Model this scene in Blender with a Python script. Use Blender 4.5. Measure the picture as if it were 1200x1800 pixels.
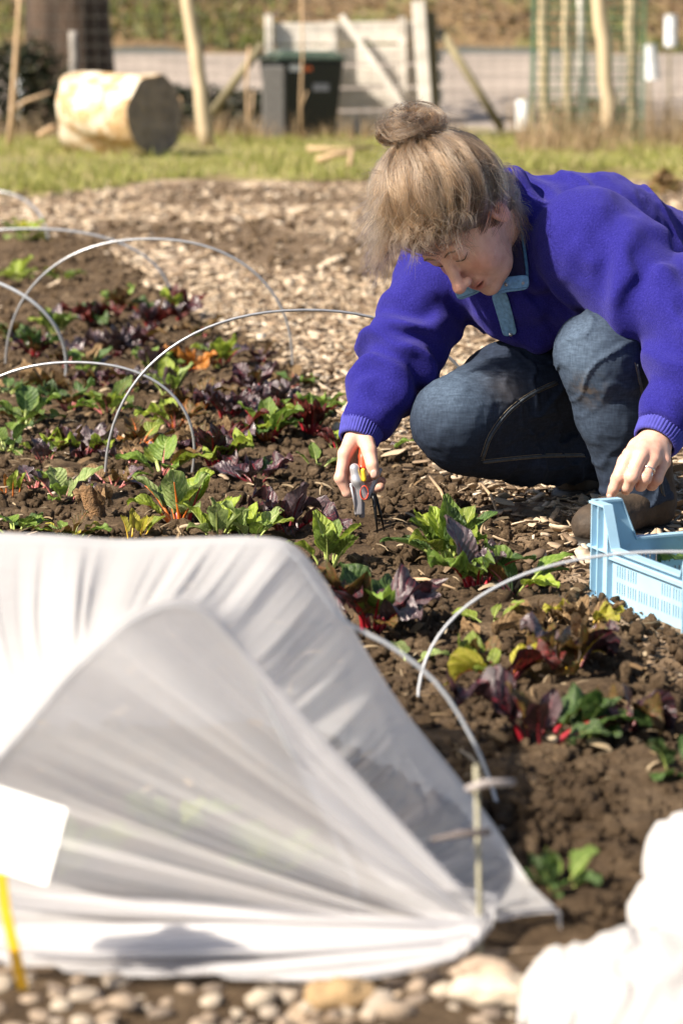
import bpy, bmesh, math, random
import numpy as np
from mathutils import Vector, Matrix, Euler

for _o in list(bpy.data.objects):
    bpy.data.objects.remove(_o)
random.seed(7)
RNG = np.random.default_rng(11)
SC = bpy.context.scene
COL = SC.collection

# ---------------------------------------------------------------- camera
CAM_H = 0.90
F_PX = 4250.0                       # 85 mm on a 24 x 36 frame, photograph 1200 x 1800
PITCH = math.atan(790.0 / F_PX)
cam_d = bpy.data.cameras.new("camera")
cam_d.sensor_fit = 'VERTICAL'
cam_d.sensor_height = 36.0
cam_d.sensor_width = 24.0
cam_d.lens = 85.0
cam_d.clip_start = 0.05
cam_d.clip_end = 2000.0
cam_d.dof.use_dof = True
cam_d.dof.focus_distance = 4.62
cam_d.dof.aperture_fstop = 4.4
cam = bpy.data.objects.new("camera", cam_d)
cam.location = (0, 0, CAM_H)
cam.rotation_euler = (math.pi / 2 - PITCH, 0, 0)
COL.objects.link(cam)
SC.camera = cam

# ---------------------------------------------------------------- light
SUN_DIR = Vector((-0.66, -0.36, 0.66)).normalized()      # towards the sun
world = bpy.data.worlds.new("World")
SC.world = world
world.use_nodes = True
wn = world.node_tree
wn.nodes.clear()
sky = wn.nodes.new('ShaderNodeTexSky')
sky.sky_type = 'NISHITA'
sky.sun_disc = False
sky.sun_elevation = math.asin(SUN_DIR.z)
sky.sun_rotation = math.atan2(SUN_DIR.x, SUN_DIR.y)
sky.air_density = 1.0
sky.dust_density = 1.6
bg = wn.nodes.new('ShaderNodeBackground')
bg.inputs['Strength'].default_value = 0.060
wo = wn.nodes.new('ShaderNodeOutputWorld')
wn.links.new(sky.outputs[0], bg.inputs[0])
wn.links.new(bg.outputs[0], wo.inputs[0])
sun_d = bpy.data.lights.new("sun", 'SUN')
sun_d.energy = 5.0
sun_d.angle = math.radians(0.6)
sun_d.color = (1.0, 0.90, 0.76)
sun = bpy.data.objects.new("sun", sun_d)
sun.rotation_euler = SUN_DIR.to_track_quat('Z', 'Y').to_euler()
sun.location = (-8, -2, 8)
COL.objects.link(sun)
SC.view_settings.view_transform = 'Standard'
SC.view_settings.look = 'None'
SC.view_settings.exposure = 1.2
SC.view_settings.gamma = 1.0
SC.view_settings.use_curve_mapping = False
SC.render.engine = 'CYCLES'
SC.cycles.use_denoising = True
SC.cycles.max_bounces = 8
SC.cycles.transparent_max_bounces = 16
SC.cycles.sample_clamp_indirect = 6.0

# ---------------------------------------------------------------- helpers
_cp, _sp = math.cos(PITCH), math.sin(PITCH)
FWD = np.array((0, _cp, -_sp)); UPV = np.array((0, _sp, _cp)); RGT = np.array((1.0, 0, 0))
def ray(px, py):
    return FWD + (px - 600) / F_PX * RGT + (900 - py) / F_PX * UPV
def P(px, py, Y):
    """point of the place seen at that pixel of the 1200x1800 photograph, Y metres away"""
    d = ray(px, py)
    return np.array((0, 0, CAM_H)) + d * (Y / d[1])
def G(px, py, z=0.0):
    d = ray(px, py)
    return np.array((0, 0, CAM_H)) + d * ((z - CAM_H) / d[2])

def tag(o, label=None, cat=None, group=None, kind=None):
    if label: o['label'] = label
    if cat: o['category'] = cat
    if group: o['group'] = group
    if kind: o['kind'] = kind
    return o
def empty(name, loc=(0, 0, 0), rz=0.0):
    o = bpy.data.objects.new(name, None)
    o.empty_display_size = 0.05
    o.location = loc
    o.rotation_euler = (0, 0, rz)
    COL.objects.link(o)
    return o
def link(name, me, mat=None, parent=None, loc=None, smooth=None):
    o = bpy.data.objects.new(name, me)
    COL.objects.link(o)
    if mat is not None and len(me.materials) == 0:
        for m in (mat if isinstance(mat, (list, tuple)) else [mat]):
            me.materials.append(m)
    if parent is not None:
        o.parent = parent
    if loc is not None:
        o.location = loc
    if smooth is not None:
        shade(me, smooth)
    return o
def shade(me, s=True):
    me.polygons.foreach_set('use_smooth', np.full(len(me.polygons), bool(s)))
def mesh(name, v, f, smooth=False):
    me = bpy.data.meshes.new(name)
    v = np.asarray(v, dtype=np.float64)
    if isinstance(f, np.ndarray):
        nf, k = f.shape
        me.vertices.add(len(v)); me.vertices.foreach_set('co', v.astype(np.float32).ravel())
        me.loops.add(nf * k); me.loops.foreach_set('vertex_index', f.astype(np.int32).ravel())
        me.polygons.add(nf)
        me.polygons.foreach_set('loop_start', np.arange(0, nf * k, k, dtype=np.int32))
        me.update(calc_edges=True)
        me.validate()
    else:
        me.from_pydata([tuple(p) for p in v], [], f)
        me.update()
    if smooth: shade(me, True)
    return me

class MB:
    def __init__(s): s.v = []; s.f = []
    def add(s, v, f):
        b = len(s.v); s.v += [tuple(map(float, p)) for p in v]; s.f += [[b + i for i in q] for q in f]
    def box(s, c, size, M=None):
        hx, hy, hz = size[0] / 2, size[1] / 2, size[2] / 2
        vv = [Vector((x, y, z)) for x in (-hx, hx) for y in (-hy, hy) for z in (-hz, hz)]
        if M is not None: vv = [M @ p for p in vv]
        c = Vector(c)
        s.add([p + c for p in vv], [(0, 1, 3, 2), (4, 6, 7, 5), (0, 4, 5, 1), (2, 3, 7, 6), (0, 2, 6, 4), (1, 5, 7, 3)])
    def beam(s, a, b, w, t, up=(0, 0, 1)):
        a = Vector(a); b = Vector(b); d = (b - a); L = d.length; d.normalize()
        x = d.cross(Vector(up))
        if x.length < 1e-4: x = Vector((1, 0, 0))
        x.normalize(); y = x.cross(d)
        M = Matrix((x, y, d)).transposed()
        s.box((a + b) / 2, (w, t, L), M)
    def tube(s, pts, rad, n=8, cap=True):
        pts = [Vector(p) for p in pts]
        if not hasattr(rad, '__len__'): rad = [rad] * len(pts)
        ref = Vector((0.13, 0.21, 0.97)); rings = []
        for i, p in enumerate(pts):
            t = (pts[min(i + 1, len(pts) - 1)] - pts[max(i - 1, 0)]).normalized()
            if i == 0:
                u = t.cross(ref)
                if u.length < 0.05: u = t.cross(Vector((1, 0, 0)))
            else:
                u = u - t * u.dot(t)
            u.normalize(); w = t.cross(u)
            rings.append([p + (u * math.cos(2 * math.pi * k / n) + w * math.sin(2 * math.pi * k / n)) * rad[i] for k in range(n)])
        v = [q for r in rings for q in r]; f = []
        for i in range(len(pts) - 1):
            for k in range(n):
                f.append((i * n + k, i * n + (k + 1) % n, (i + 1) * n + (k + 1) % n, (i + 1) * n + k))
        if cap:
            f.append(tuple(reversed(range(n)))); f.append(tuple((len(pts) - 1) * n + k for k in range(n)))
        s.add(v, f)
    def build(s, name, mat, parent=None, smooth=False, loc=None):
        return link(name, mesh(name, s.v, s.f, smooth), mat, parent, loc)

def bevel(o, w, seg=2):
    m = o.modifiers.new("bevel", 'BEVEL'); m.width = w; m.segments = seg; m.limit_method = 'ANGLE'
    m.angle_limit = math.radians(40)
    return o

# ---- numpy noise
_TAB = np.random.default_rng(5).random(64 ** 3).astype(np.float32)
def _hash(ix, iy, iz, s):
    return _TAB[(((ix + 29 * s) & 63) << 12) | (((iy + 13 * s) & 63) << 6) | ((iz + 7 * s) & 63)]
def vnoise(p, s=0):
    p = np.asarray(p, dtype=np.float32)
    i = np.floor(p); f = p - i; f = f * f * f * (f * (f * 6 - 15) + 10); i = i.astype(np.int32)
    r = 0
    for dx in (0, 1):
        wx = f[:, 0] if dx else 1 - f[:, 0]
        for dy in (0, 1):
            wy = f[:, 1] if dy else 1 - f[:, 1]
            for dz in (0, 1):
                wz = f[:, 2] if dz else 1 - f[:, 2]
                r = r + wx * wy * wz * _hash(i[:, 0] + dx, i[:, 1] + dy, i[:, 2] + dz, s)
    return r * 2 - 1
def fbm(p, oct=4, s=0, gain=0.5, lac=2.03):
    p = np.asarray(p, dtype=np.float32); a = 1.0; t = 0; n = 0
    for o in range(oct):
        t = t + a * vnoise(p, s + o); n += a; p = p * lac + 17.3; a *= gain
    return t / n
def xy(x, y, k): return np.stack([np.asarray(x) * k, np.asarray(y) * k, np.zeros_like(np.asarray(x))], 1)

# ---- signed distance fields -> one continuous surface
def capsule(p, a, b, ra, rb):
    a = np.asarray(a); b = np.asarray(b); ab = b - a
    t = np.clip(((p - a) @ ab) / (ab @ ab), 0, 1)
    return np.linalg.norm(p - a - t[:, None] * ab, axis=1) - (ra + (rb - ra) * t)
def ell(p, c, r, B=None):
    q = p - np.asarray(c)
    if B is not None: q = q @ np.asarray(B).T
    r = np.asarray(r, dtype=float)
    k0 = np.linalg.norm(q / r, axis=1); k1 = np.linalg.norm(q / (r * r), axis=1)
    return k0 * (k0 - 1.0) / np.maximum(k1, 1e-6)
def rbox(p, c, hs, rad, B=None):
    q = p - np.asarray(c)
    if B is not None: q = q @ np.asarray(B).T
    q = np.abs(q) - (np.asarray(hs) - rad)
    return np.linalg.norm(np.maximum(q, 0), axis=1) + np.minimum(q.max(axis=1), 0) - rad
def smin(a, b, k):
    h = np.clip(0.5 + 0.5 * (b - a) / k, 0, 1)
    return b + (a - b) * h - k * h * (1 - h)
def smax(a, b, k): return -smin(-a, -b, k)
def smins(ds, k):
    d = ds[0]
    for e in ds[1:]: d = smin(d, e, k)
    return d
def local(fn, p, c, r):
    """evaluate a costly field only near its centre"""
    d = np.linalg.norm(p - np.asarray(c), axis=1) - r
    m = d < 0; out = d + 0.06
    if m.any(): out[m] = fn(p[m])
    return out
def sdf_mesh(name, fn, lo, hi, h, slack=0.012):
    lo = np.asarray(lo, float); hi = np.asarray(hi, float); B = 8
    nb = np.ceil((hi - lo) / (h * B)).astype(int)
    n = nb * B
    bi = np.stack(np.meshgrid(*[np.arange(k) for k in nb], indexing='ij'), -1).reshape(-1, 3)
    dc = fn(lo + (bi + 0.5) * B * h - h * 0.5)
    act = np.abs(dc) < 0.5 * math.sqrt(3) * B * h + slack
    g = np.repeat(np.repeat(np.repeat(np.where(dc < 0, -1, 1).astype(np.float32).reshape(nb), B, 0), B, 1), B, 2)
    loc = np.stack(np.meshgrid(*[np.arange(B)] * 3, indexing='ij'), -1).reshape(-1, 3)
    ab = bi[act]
    for c in range(0, len(ab), 600):
        idx = (ab[c:c + 600, None, :] * B + loc[None]).reshape(-1, 3)
        g[idx[:, 0], idx[:, 1], idx[:, 2]] = fn(lo + idx * h)
    S = g < 0
    cnt = np.zeros(n - 1, np.int8)
    cs = [(x, y, z) for x in (0, 1) for y in (0, 1) for z in (0, 1)]
    sl = lambda o: slice(1, None) if o else slice(None, -1)
    for c in cs: cnt += S[sl(c[0]), sl(c[1]), sl(c[2])]
    cells = np.argwhere((cnt > 0) & (cnt < 8))
    cid = np.full(n - 1, -1, np.int32)
    cid[cells[:, 0], cells[:, 1], cells[:, 2]] = np.arange(len(cells))
    val = np.stack([g[cells[:, 0] + c[0], cells[:, 1] + c[1], cells[:, 2] + c[2]] for c in cs], 1)
    acc = np.zeros((len(cells), 3)); k = np.zeros(len(cells))
    for i, a in enumerate(cs):
        for j, b in enumerate(cs):
            if i < j and sum(abs(x - y) for x, y in zip(a, b)) == 1:
                m = (val[:, i] < 0) != (val[:, j] < 0)
                t = val[:, i] / np.where(m, val[:, i] - val[:, j], 1)
                q = np.asarray(a) + t[:, None] * (np.asarray(b) - np.asarray(a))
                acc[m] += q[m]; k += m
    v = lo + (cells + acc / k[:, None]) * h
    F = []
    for ax in range(3):
        s0 = [slice(None)] * 3; s1 = [slice(None)] * 3
        s0[ax] = slice(None, -1); s1[ax] = slice(1, None)
        a = S[tuple(s0)]; b = S[tuple(s1)]
        e = np.argwhere(a != b)
        o1, o2 = (ax + 1) % 3, (ax + 2) % 3
        e = e[(e[:, o1] > 0) & (e[:, o2] > 0) & (e[:, o1] < n[o1] - 1) & (e[:, o2] < n[o2] - 1)]
        flip = a[e[:, 0], e[:, 1], e[:, 2]]
        def at(d1, d2):
            q = e.copy(); q[:, o1] -= d1; q[:, o2] -= d2
            return cid[q[:, 0], q[:, 1], q[:, 2]]
        quad = np.stack([at(1, 1), at(0, 1), at(0, 0), at(1, 0)], 1)
        quad[~flip] = quad[~flip][:, ::-1]
        F.append(quad)
    F = np.concatenate(F); F = F[(F >= 0).all(1)]
    return mesh(name, v, F, True)

# ---- materials
def mat(name):
    m = bpy.data.materials.new(name); m.use_nodes = True
    nt = m.node_tree
    return m, nt, nt.nodes['Principled BSDF'], nt.nodes['Material Output']
def N(nt, t, **kw):
    n = nt.nodes.new(t)
    for k, v in kw.items():
        if k in n.inputs.keys(): n.inputs[k].default_value = v
        else: setattr(n, k, v)
    return n
def ramp(nt, src, stops, interp='LINEAR'):
    r = nt.nodes.new('ShaderNodeValToRGB'); cr = r.color_ramp; cr.interpolation = interp
    while len(cr.elements) < len(stops): cr.elements.new(0.5)
    for e, (p, c) in zip(cr.elements, stops):
        e.position = p; e.color = (*c, 1) if len(c) == 3 else c
    nt.links.new(src, r.inputs[0])
    return r.outputs[0]
def noise(nt, scale, detail=4, rough=0.55, coord='Object', stretch=None, dist=0.0):
    tc = nt.nodes.new('ShaderNodeTexCoord')
    src = tc.outputs[coord]
    if stretch:
        mp = nt.nodes.new('ShaderNodeMapping'); mp.inputs['Scale'].default_value = stretch
        nt.links.new(src, mp.inputs[0]); src = mp.outputs[0]
    t = N(nt, 'ShaderNodeTexNoise', Scale=scale, Detail=detail, Roughness=rough, Distortion=dist)
    nt.links.new(src, t.inputs['Vector'])
    return t.outputs['Fac']
def bump(nt, bs, h, strength=0.3, dist=0.01):
    b = N(nt, 'ShaderNodeBump', Strength=strength, Distance=dist)
    nt.links.new(h, b.inputs['Height']); nt.links.new(b.outputs[0], bs.inputs['Normal'])
def simple(name, col, rough=0.6, metal=0.0, var=0.25, scale=20.0, bmp=0.2, bdist=0.003, detail=4, sheen=0.0, spec=None, stretch=None):
    """a material whose colour wanders a little, with fine relief"""
    m, nt, bs, out = mat(name)
    f = noise(nt, scale, detail, stretch=stretch)
    lo = tuple(c * (1 - var) for c in col); hi = tuple(min(1, c * (1 + var)) for c in col)
    nt.links.new(ramp(nt, f, [(0.3, lo), (0.7, hi)]), bs.inputs['Base Color'])
    bs.inputs['Roughness'].default_value = rough; bs.inputs['Metallic'].default_value = metal
    if spec is not None: bs.inputs['Specular IOR Level'].default_value = spec
    if sheen: bs.inputs['Sheen Weight'].default_value = sheen
    if bmp: bump(nt, bs, noise(nt, scale * 4, 3, stretch=stretch), bmp, bdist)
    return m
def vcol_random(nt):
    """a value per object, the same wherever it is seen from"""
    oi = nt.nodes.new('ShaderNodeObjectInfo')
    return oi.outputs['Random']
# ================================================================ THE SETTING
def bed_right(y): return 0.75 - 0.2 * (np.asarray(y) - 2.47)
BED_Y0, BED_Y1, BED_W = 2.36, 12.6, 2.6
def bed_mask(x, y):
    """1 inside the dug bed, 0 on the bark path, wobbling edge"""
    x = np.asarray(x, float); y = np.asarray(y, float)
    wob = 0.05 * fbm(xy(x, y, 4.0), 3, 5) + 0.10 * fbm(xy(x, y, 1.1), 2, 9)
    d = np.minimum(bed_right(y) - x, x - bed_right(y) + BED_W)
    d = np.minimum(d, np.minimum(y - BED_Y0, (BED_Y1 - y) * 0.6)) + wob
    return np.clip(d / 0.20 + 0.5, 0, 1)
def bare_patch(x, y):
    x = np.asarray(x, float); y = np.asarray(y, float)
    n = fbm(np.stack([x * 1.1, y * 0.62, 0 * x], 1), 5, 21)
    far = 1.0 * np.exp(-((x + 0.15) ** 2 / 0.9 + (y - 12.5) ** 2 / 5.0)) * 0.55
    return np.clip((n + far - 0.02) / 0.16, 0, 1)
def ground_z(x, y):
    x = np.asarray(x, float); y = np.asarray(y, float)
    return 0.012 * fbm(xy(x, y, 1.6), 3, 2)

def fan_grid(x0f, x1f, ys, nx):
    """rows of points between two edges given as functions of y"""
    s = np.linspace(0, 1, nx)
    Y = np.repeat(ys, nx)
    X = (x0f(ys)[:, None] + (x1f(ys) - x0f(ys))[:, None] * s[None]).ravel()
    ny = len(ys)
    i = np.arange(ny - 1)[:, None] * nx + np.arange(nx - 1)[None]
    F = np.stack([i, i + 1, i + nx + 1, i + nx], -1).reshape(-1, 4)
    return X, Y, F

# ---- materials of the ground
def soil_material(name, dry=0.0):
    m, nt, bs, out = mat(name)
    a = noise(nt, 9, 6, 0.65); b = noise(nt, 160, 3, 0.6)
    c1 = ramp(nt, a, [(0.30, (0.066, 0.043, 0.026)), (0.50, (0.155, 0.106, 0.064)), (0.73, (0.29, 0.21, 0.135))])
    c2 = ramp(nt, b, [(0.32, (0.55, 0.52, 0.5)), (0.62, (1.0, 1.0, 1.0)), (0.80, (1.9, 1.75, 1.6))])
    mx = N(nt, 'ShaderNodeMixRGB', blend_type='MULTIPLY'); mx.inputs[0].default_value = 1
    nt.links.new(c1, mx.inputs[1]); nt.links.new(c2, mx.inputs[2])
    nt.links.new(mx.outputs[0], bs.inputs['Base Color'])
    bs.inputs['Roughness'].default_value = 0.95; bs.inputs['Specular IOR Level'].default_value = 0.15
    bump(nt, bs, noise(nt, 190, 7, 0.8), 1.0, 0.012)
    return m
M_SOIL = soil_material("soil")
def mulch_material():
    m, nt, bs, out = mat("bark mulch")
    tc = nt.nodes.new('ShaderNodeTexCoord')
    mp = nt.nodes.new('ShaderNodeMapping'); mp.inputs['Scale'].default_value = (1, 0.7, 1)
    nt.links.new(tc.outputs['Object'], mp.inputs[0])
    v = N(nt, 'ShaderNodeTexVoronoi', Scale=38.0); v.inputs['Randomness'].default_value = 1
    nt.links.new(mp.outputs[0], v.inputs['Vector'])
    sep = nt.nodes.new('ShaderNodeSeparateColor'); nt.links.new(v.outputs['Color'], sep.inputs[0])
    c1 = ramp(nt, sep.outputs[0], [(0.0, (0.11, 0.076, 0.050)), (0.45, (0.30, 0.22, 0.15)), (0.8, (0.47, 0.36, 0.255)), (1.0, (0.58, 0.46, 0.34))])
    at = nt.nodes.new('ShaderNodeAttribute'); at.attribute_name = 'bare'
    mx = nt.nodes.new('ShaderNodeMixRGB')
    c2 = ramp(nt, noise(nt, 26, 6, 0.7), [(0.3, (0.055, 0.035, 0.02)), (0.7, (0.17, 0.115, 0.068))])
    nt.links.new(at.outputs['Fac'], mx.inputs[0]); nt.links.new(c1, mx.inputs[1]); nt.links.new(c2, mx.inputs[2])
    nt.links.new(mx.outputs[0], bs.inputs['Base Color'])
    bs.inputs['Roughness'].default_value = 0.9; bs.inputs['Specular IOR Level'].default_value = 0.2
    bump(nt, bs, v.outputs['Distance'], 0.8, 0.012)
    return m
M_MULCH = mulch_material()
def chip_material():
    m, nt, bs, out = mat("wood chip")
    ge = nt.nodes.new('ShaderNodeNewGeometry'); oi = nt.nodes.new('ShaderNodeObjectInfo')
    ad = N(nt, 'ShaderNodeMath', operation='ADD'); fr = N(nt, 'ShaderNodeMath', operation='FRACT')
    nt.links.new(ge.outputs['Random Per Island'], ad.inputs[0]); nt.links.new(oi.outputs['Random'], ad.inputs[1])
    nt.links.new(ad.outputs[0], fr.inputs[0])
    c1 = ramp(nt, fr.outputs[0], [(0.0, (0.12, 0.08, 0.052)), (0.22, (0.29, 0.21, 0.14)), (0.55, (0.47, 0.365, 0.255)), (0.88, (0.60, 0.49, 0.37)), (1.0, (0.68, 0.58, 0.46))])
    g = ramp(nt, noise(nt, 120, 4, 0.6, stretch=(0.2, 1, 1)), [(0.3, (0.6, 0.58, 0.55)), (0.7, (1.1, 1.1, 1.1))])
    mx = N(nt, 'ShaderNodeMixRGB', blend_type='MULTIPLY'); mx.inputs[0].default_value = 1
    nt.links.new(c1, mx.inputs[1]); nt.links.new(g, mx.inputs[2])
    nt.links.new(mx.outputs[0], bs.inputs['Base Color'])
    bs.inputs['Roughness'].default_value = 0.85; bs.inputs['Specular IOR Level'].default_value = 0.25
    bump(nt, bs, noise(nt, 300, 3), 0.4, 0.001)
    return m
M_CHIP = chip_material()

def blade_material(name, stops):
    m, nt, bs, out = mat(name)
    ge = nt.nodes.new('ShaderNodeNewGeometry')
    c = ramp(nt, ge.outputs['Random Per Island'], stops)
    nt.links.new(c, bs.inputs['Base Color']); bs.inputs['Roughness'].default_value = 0.6
    tr = nt.nodes.new('ShaderNodeBsdfTranslucent'); nt.links.new(c, tr.inputs[0])
    ms = nt.nodes.new('ShaderNodeMixShader'); ms.inputs[0].default_value = 0.35
    nt.links.new(bs.outputs[0], ms.inputs[1]); nt.links.new(tr.outputs[0], ms.inputs[2]); nt.links.new(ms.outputs[0], out.inputs[0])
    return m
# ---- the ground under everything, to the horizon
gme = mesh("ground", [(-400, -60, -0.10), (400, -60, -0.10), (400, 900, -0.10), (-400, 900, -0.10)], [(0, 1, 2, 3)])
tag(link("ground", gme, simple("ground earth", (0.12, 0.085, 0.05), 0.95, scale=3)), kind='structure')

# ---- bark path
ys = 0.8 * (19.0 / 0.8) ** np.linspace(0, 1, 330)
X, Y, F = fan_grid(lambda y: -0.33 * y - 1.0, lambda y: 0.33 * y + 1.0, ys, 250)
bm_ = bed_mask(X, Y); bp = bare_patch(X, Y)
Z = ground_z(X, Y) + 0.006 * fbm(xy(X, Y, 26), 3, 31) + 0.010 * bp * fbm(xy(X, Y, 9), 4, 33) - 0.05 * (bm_ > 0.75)
me = mesh("mulch_path", np.stack([X, Y, Z], 1), F, True)
a = me.attributes.new('bare', 'FLOAT', 'POINT'); a.data.foreach_set('value', np.maximum(bp * 0.9, bm_).astype(np.float32))
path = tag(link("mulch_path", me, M_MULCH), kind='structure')

# ---- dug bed
ys = BED_Y0 - 0.15 + (BED_Y1 + 0.2 - BED_Y0) * np.linspace(0, 1, 520) ** 1.5
X, Y, F = fan_grid(lambda y: bed_right(y) - BED_W - 0.1, lambda y: bed_right(y) + 0.2, ys, 250)
bm_ = bed_mask(X, Y)
clod = fbm(xy(X, Y, 15), 3, 41, 0.55); lump = np.abs(fbm(xy(X, Y, 8), 4, 51, 0.6))
def bed_z(x, y):
    return ground_z(x, y) + 0.018 * bed_mask(x, y) - 0.008
Z = ground_z(X, Y) - 0.035 + 0.045 * bm_ + bm_ * (0.012 * clod + 0.030 * lump + 0.002 * fbm(xy(X, Y, 60), 2, 43))
bed = tag(link("soil_bed", mesh("soil_bed", np.stack([X, Y, Z], 1), F, True), M_SOIL), kind='structure')

def in_view(x, y, m=0.12):
    return np.abs(x) < y * 0.1412 * 1.25 + m

# ---- clods of earth: too many to count
def scatter_mesh(name, base_v, base_f, pos, R, scl):
    """copies of a small shape joined: pos (n,3), R (n,3,3), scl (n,3)"""
    n = len(pos); k = len(base_v)
    V = np.einsum('nij,nkj->nki', R, base_v[None] * scl[:, None, :]) + pos[:, None, :]
    F = (base_f[None] + (np.arange(n) * k)[:, None, None]).reshape(-1, base_f.shape[1])
    return V, F
def rotz(a):
    c, s = np.cos(a), np.sin(a); o = np.zeros_like(a); l = np.ones_like(a)
    return np.stack([np.stack([c, -s, o], -1), np.stack([s, c, o], -1), np.stack([o, o, l], -1)], -2)
def rotx(a):
    c, s = np.cos(a), np.sin(a); o = np.zeros_like(a); l = np.ones_like(a)
    return np.stack([np.stack([l, o, o], -1), np.stack([o, c, -s], -1), np.stack([o, s, c], -1)], -2)
def roty(a):
    c, s = np.cos(a), np.sin(a); o = np.zeros_like(a); l = np.ones_like(a)
    return np.stack([np.stack([c, o, s], -1), np.stack([o, l, o], -1), np.stack([-s, o, c], -1)], -2)
def ico(sub):
    b = bmesh.new(); bmesh.ops.create_icosphere(b, subdivisions=sub, radius=1.0)
    v = np.array([p.co[:] for p in b.verts]); f = np.array([[q.index for q in t.verts] for t in b.faces]); b.free()
    return v, f
iv, if_ = ico(1); iv2, if2 = ico(2)
def clods(n, y0, y1, rmin, rmax, base, seed, src=bed_z, inside=True, xmin=-9):
    r = np.random.default_rng(seed)
    y = y0 + (y1 - y0) * r.random(n * 3) ** 1.2
    x = (r.random(n * 3) * 2 - 1) * (y * 0.18 + 0.15)
    bmk = bed_mask(x, y)
    k = (bmk > 0.22) if inside else ((bmk < 0.5) & (bare_patch(x, y) > r.random(n * 3) * 1.3))
    k = k & (x > xmin)
    x, y = x[k][:n], y[k][:n]; n = len(x)
    s = rmin + (rmax - rmin) * r.random(n) ** 7
    pos = np.stack([x, y, src(x, y) + s * 0.2 + 0.008], 1)
    R = rotz(r.random(n) * 6.28) @ rotx(r.random(n) * 6.28)
    scl = s[:, None] * (0.6 + 0.7 * r.random((n, 3)))
    bv, bf = base
    V, F = scatter_mesh("c", bv, bf, pos, R, scl)
    V = V.reshape(-1, 3)
    kk = np.repeat(s, len(bv))[:, None]
    V = V + kk * (r.random(V.shape) - 0.5) * 0.75
    return V, F
vs, fs, off = [], [], 0
for arg in ((36000, 2.75, 8.0, 0.0010, 0.014, (iv, if_), 3), (500, 2.75, 7.0, 0.005, 0.021, (iv2, if2), 4), (3000, 7.5, 12.4, 0.006, 0.022, (iv, if_), 5), (5000, 2.40, 3.0, 0.0010, 0.013, (iv, if_), 6, bed_z, True, 0.19)):
    v, f = clods(*arg); vs.append(v); fs.append(f + off); off += len(v)
o = link("soil_clods", mesh("soil_clods", np.concatenate(vs), np.concatenate(fs), False), soil_material("clod soil"), bed)
o['kind'] = 'stuff'
vs, fs, off = [], [], 0
v, f = clods(3500, 5.0, 17.5, 0.006, 0.028, (iv, if_), 8, ground_z, False)
o = link("soil_clods", mesh("soil_clods", v, f, False), M_SOIL, path); o['kind'] = 'stuff'

# ---- wood chips: splintered flakes
def chip_shape(seed):
    r = np.random.default_rng(seed)
    nx = 4; v = []; f = []
    for i in range(nx):
        t = i / (nx - 1)
        w = (0.5 - 0.22 * abs(t - 0.45) * 2 * r.random()) * (0.75 + 0.4 * r.random())
        sh = (r.random() - 0.5) * 0.25; z = 0.25 * (r.random() - 0.5)
        for a, b in ((-1, -1), (1, -1), (1, 1), (-1, 1)):
            v.append((t - 0.5 + (r.random() - 0.5) * 0.16, a * w + sh, b * 0.5 * (0.6 + 0.5 * r.random()) + z))
    for i in range(nx - 1):
        for k in range(4):
            f.append((i * 4 + k, i * 4 + (k + 1) % 4, i * 4 + 4 + (k + 1) % 4, i * 4 + 4 + k))
    f += [(3, 2, 1, 0), (nx * 4 - 4, nx * 4 - 3, nx * 4 - 2, nx * 4 - 1)]
    return np.array(v), np.array(f)
def chip_field(n, y0, y1, lmin, lmax, seed, base, over=1.0):
    r = np.random.default_rng(seed)
    m = n * 5
    u = r.random(m)
    y = np.sqrt(y0 ** 2 + (y1 ** 2 - y0 ** 2) * u)
    x = (r.random(m) * 2 - 1) * (y * 0.18 + 0.1)
    keep = (bed_mask(x, y) < 0.35 + 0.66 * r.random(m) ** 2.2) & (bare_patch(x, y) < 0.25 + 0.9 * r.random(m))
    x, y = x[keep][:n], y[keep][:n]; n = len(x)
    L = lmin + (lmax - lmin) * r.random(n) ** 2.2
    W = L * (0.22 + 0.45 * r.random(n)); T = np.minimum(W * 0.35, 0.002 + 0.004 * r.random(n))
    R = rotz(r.random(n) * 6.28) @ roty((r.random(n) - 0.5) * 0.9) @ rotx((r.random(n) - 0.5) * 1.2)
    pos = np.stack([x, y, ground_z(x, y) + 0.006 + 0.014 * r.random(n) * over + 0.022 * bed_mask(x, y)], 1)
    return pos, R, np.stack([L, W, T], 1)
shapes = [chip_shape(100 + i) for i in range(8)]
# the 300 that show largest lie between the bed, the boots and the crate
pos, R, scl = chip_field(420, 4.6, 6.2, 0.022, 0.062, 77, None, 1.6)
order = np.argsort(-scl[:, 0] * scl[:, 1] / pos[:, 1] ** 2)
order = [i for i in order if abs(pos[i, 0]) < pos[i, 1] * 0.142][:300]
chip_me = []
for v, f in shapes:
    q = mesh("wood_chip", v, f); q.materials.append(M_CHIP); chip_me.append(q)
for n_, i in enumerate(order):
    o = bpy.data.objects.new("wood_chip", chip_me[n_ % 8]); COL.objects.link(o)
    M4 = Matrix.Identity(4)
    for r_ in range(3):
        for c_ in range(3): M4[r_][c_] = R[i, r_, c_] * scl[i, c_]
        M4[r_][3] = pos[i, r_]
    o.parent = path; o.matrix_local = M4
vs, fs, off = [], [], 0
for k_, (n_, y0, y1, l0, l1) in enumerate([(1700, 4.2, 6.5, 0.010, 0.045)] * 4 + [(1900, 6.2, 10, 0.018, 0.06)] * 4 + [(1900, 9.5, 18.3, 0.03, 0.10)] * 4):
    pos, R, scl = chip_field(n_, y0, y1, l0, l1, 200 + k_, None)
    v, f = scatter_mesh("c", *shapes[k_ % 8], pos, R, scl)
    vs.append(v.reshape(-1, 3)); fs.append(f + off); off += vs[-1].shape[0]
o = link("wood_chips", mesh("wood_chips", np.concatenate(vs), np.concatenate(fs)), M_CHIP, path); o['kind'] = 'stuff'

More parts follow.
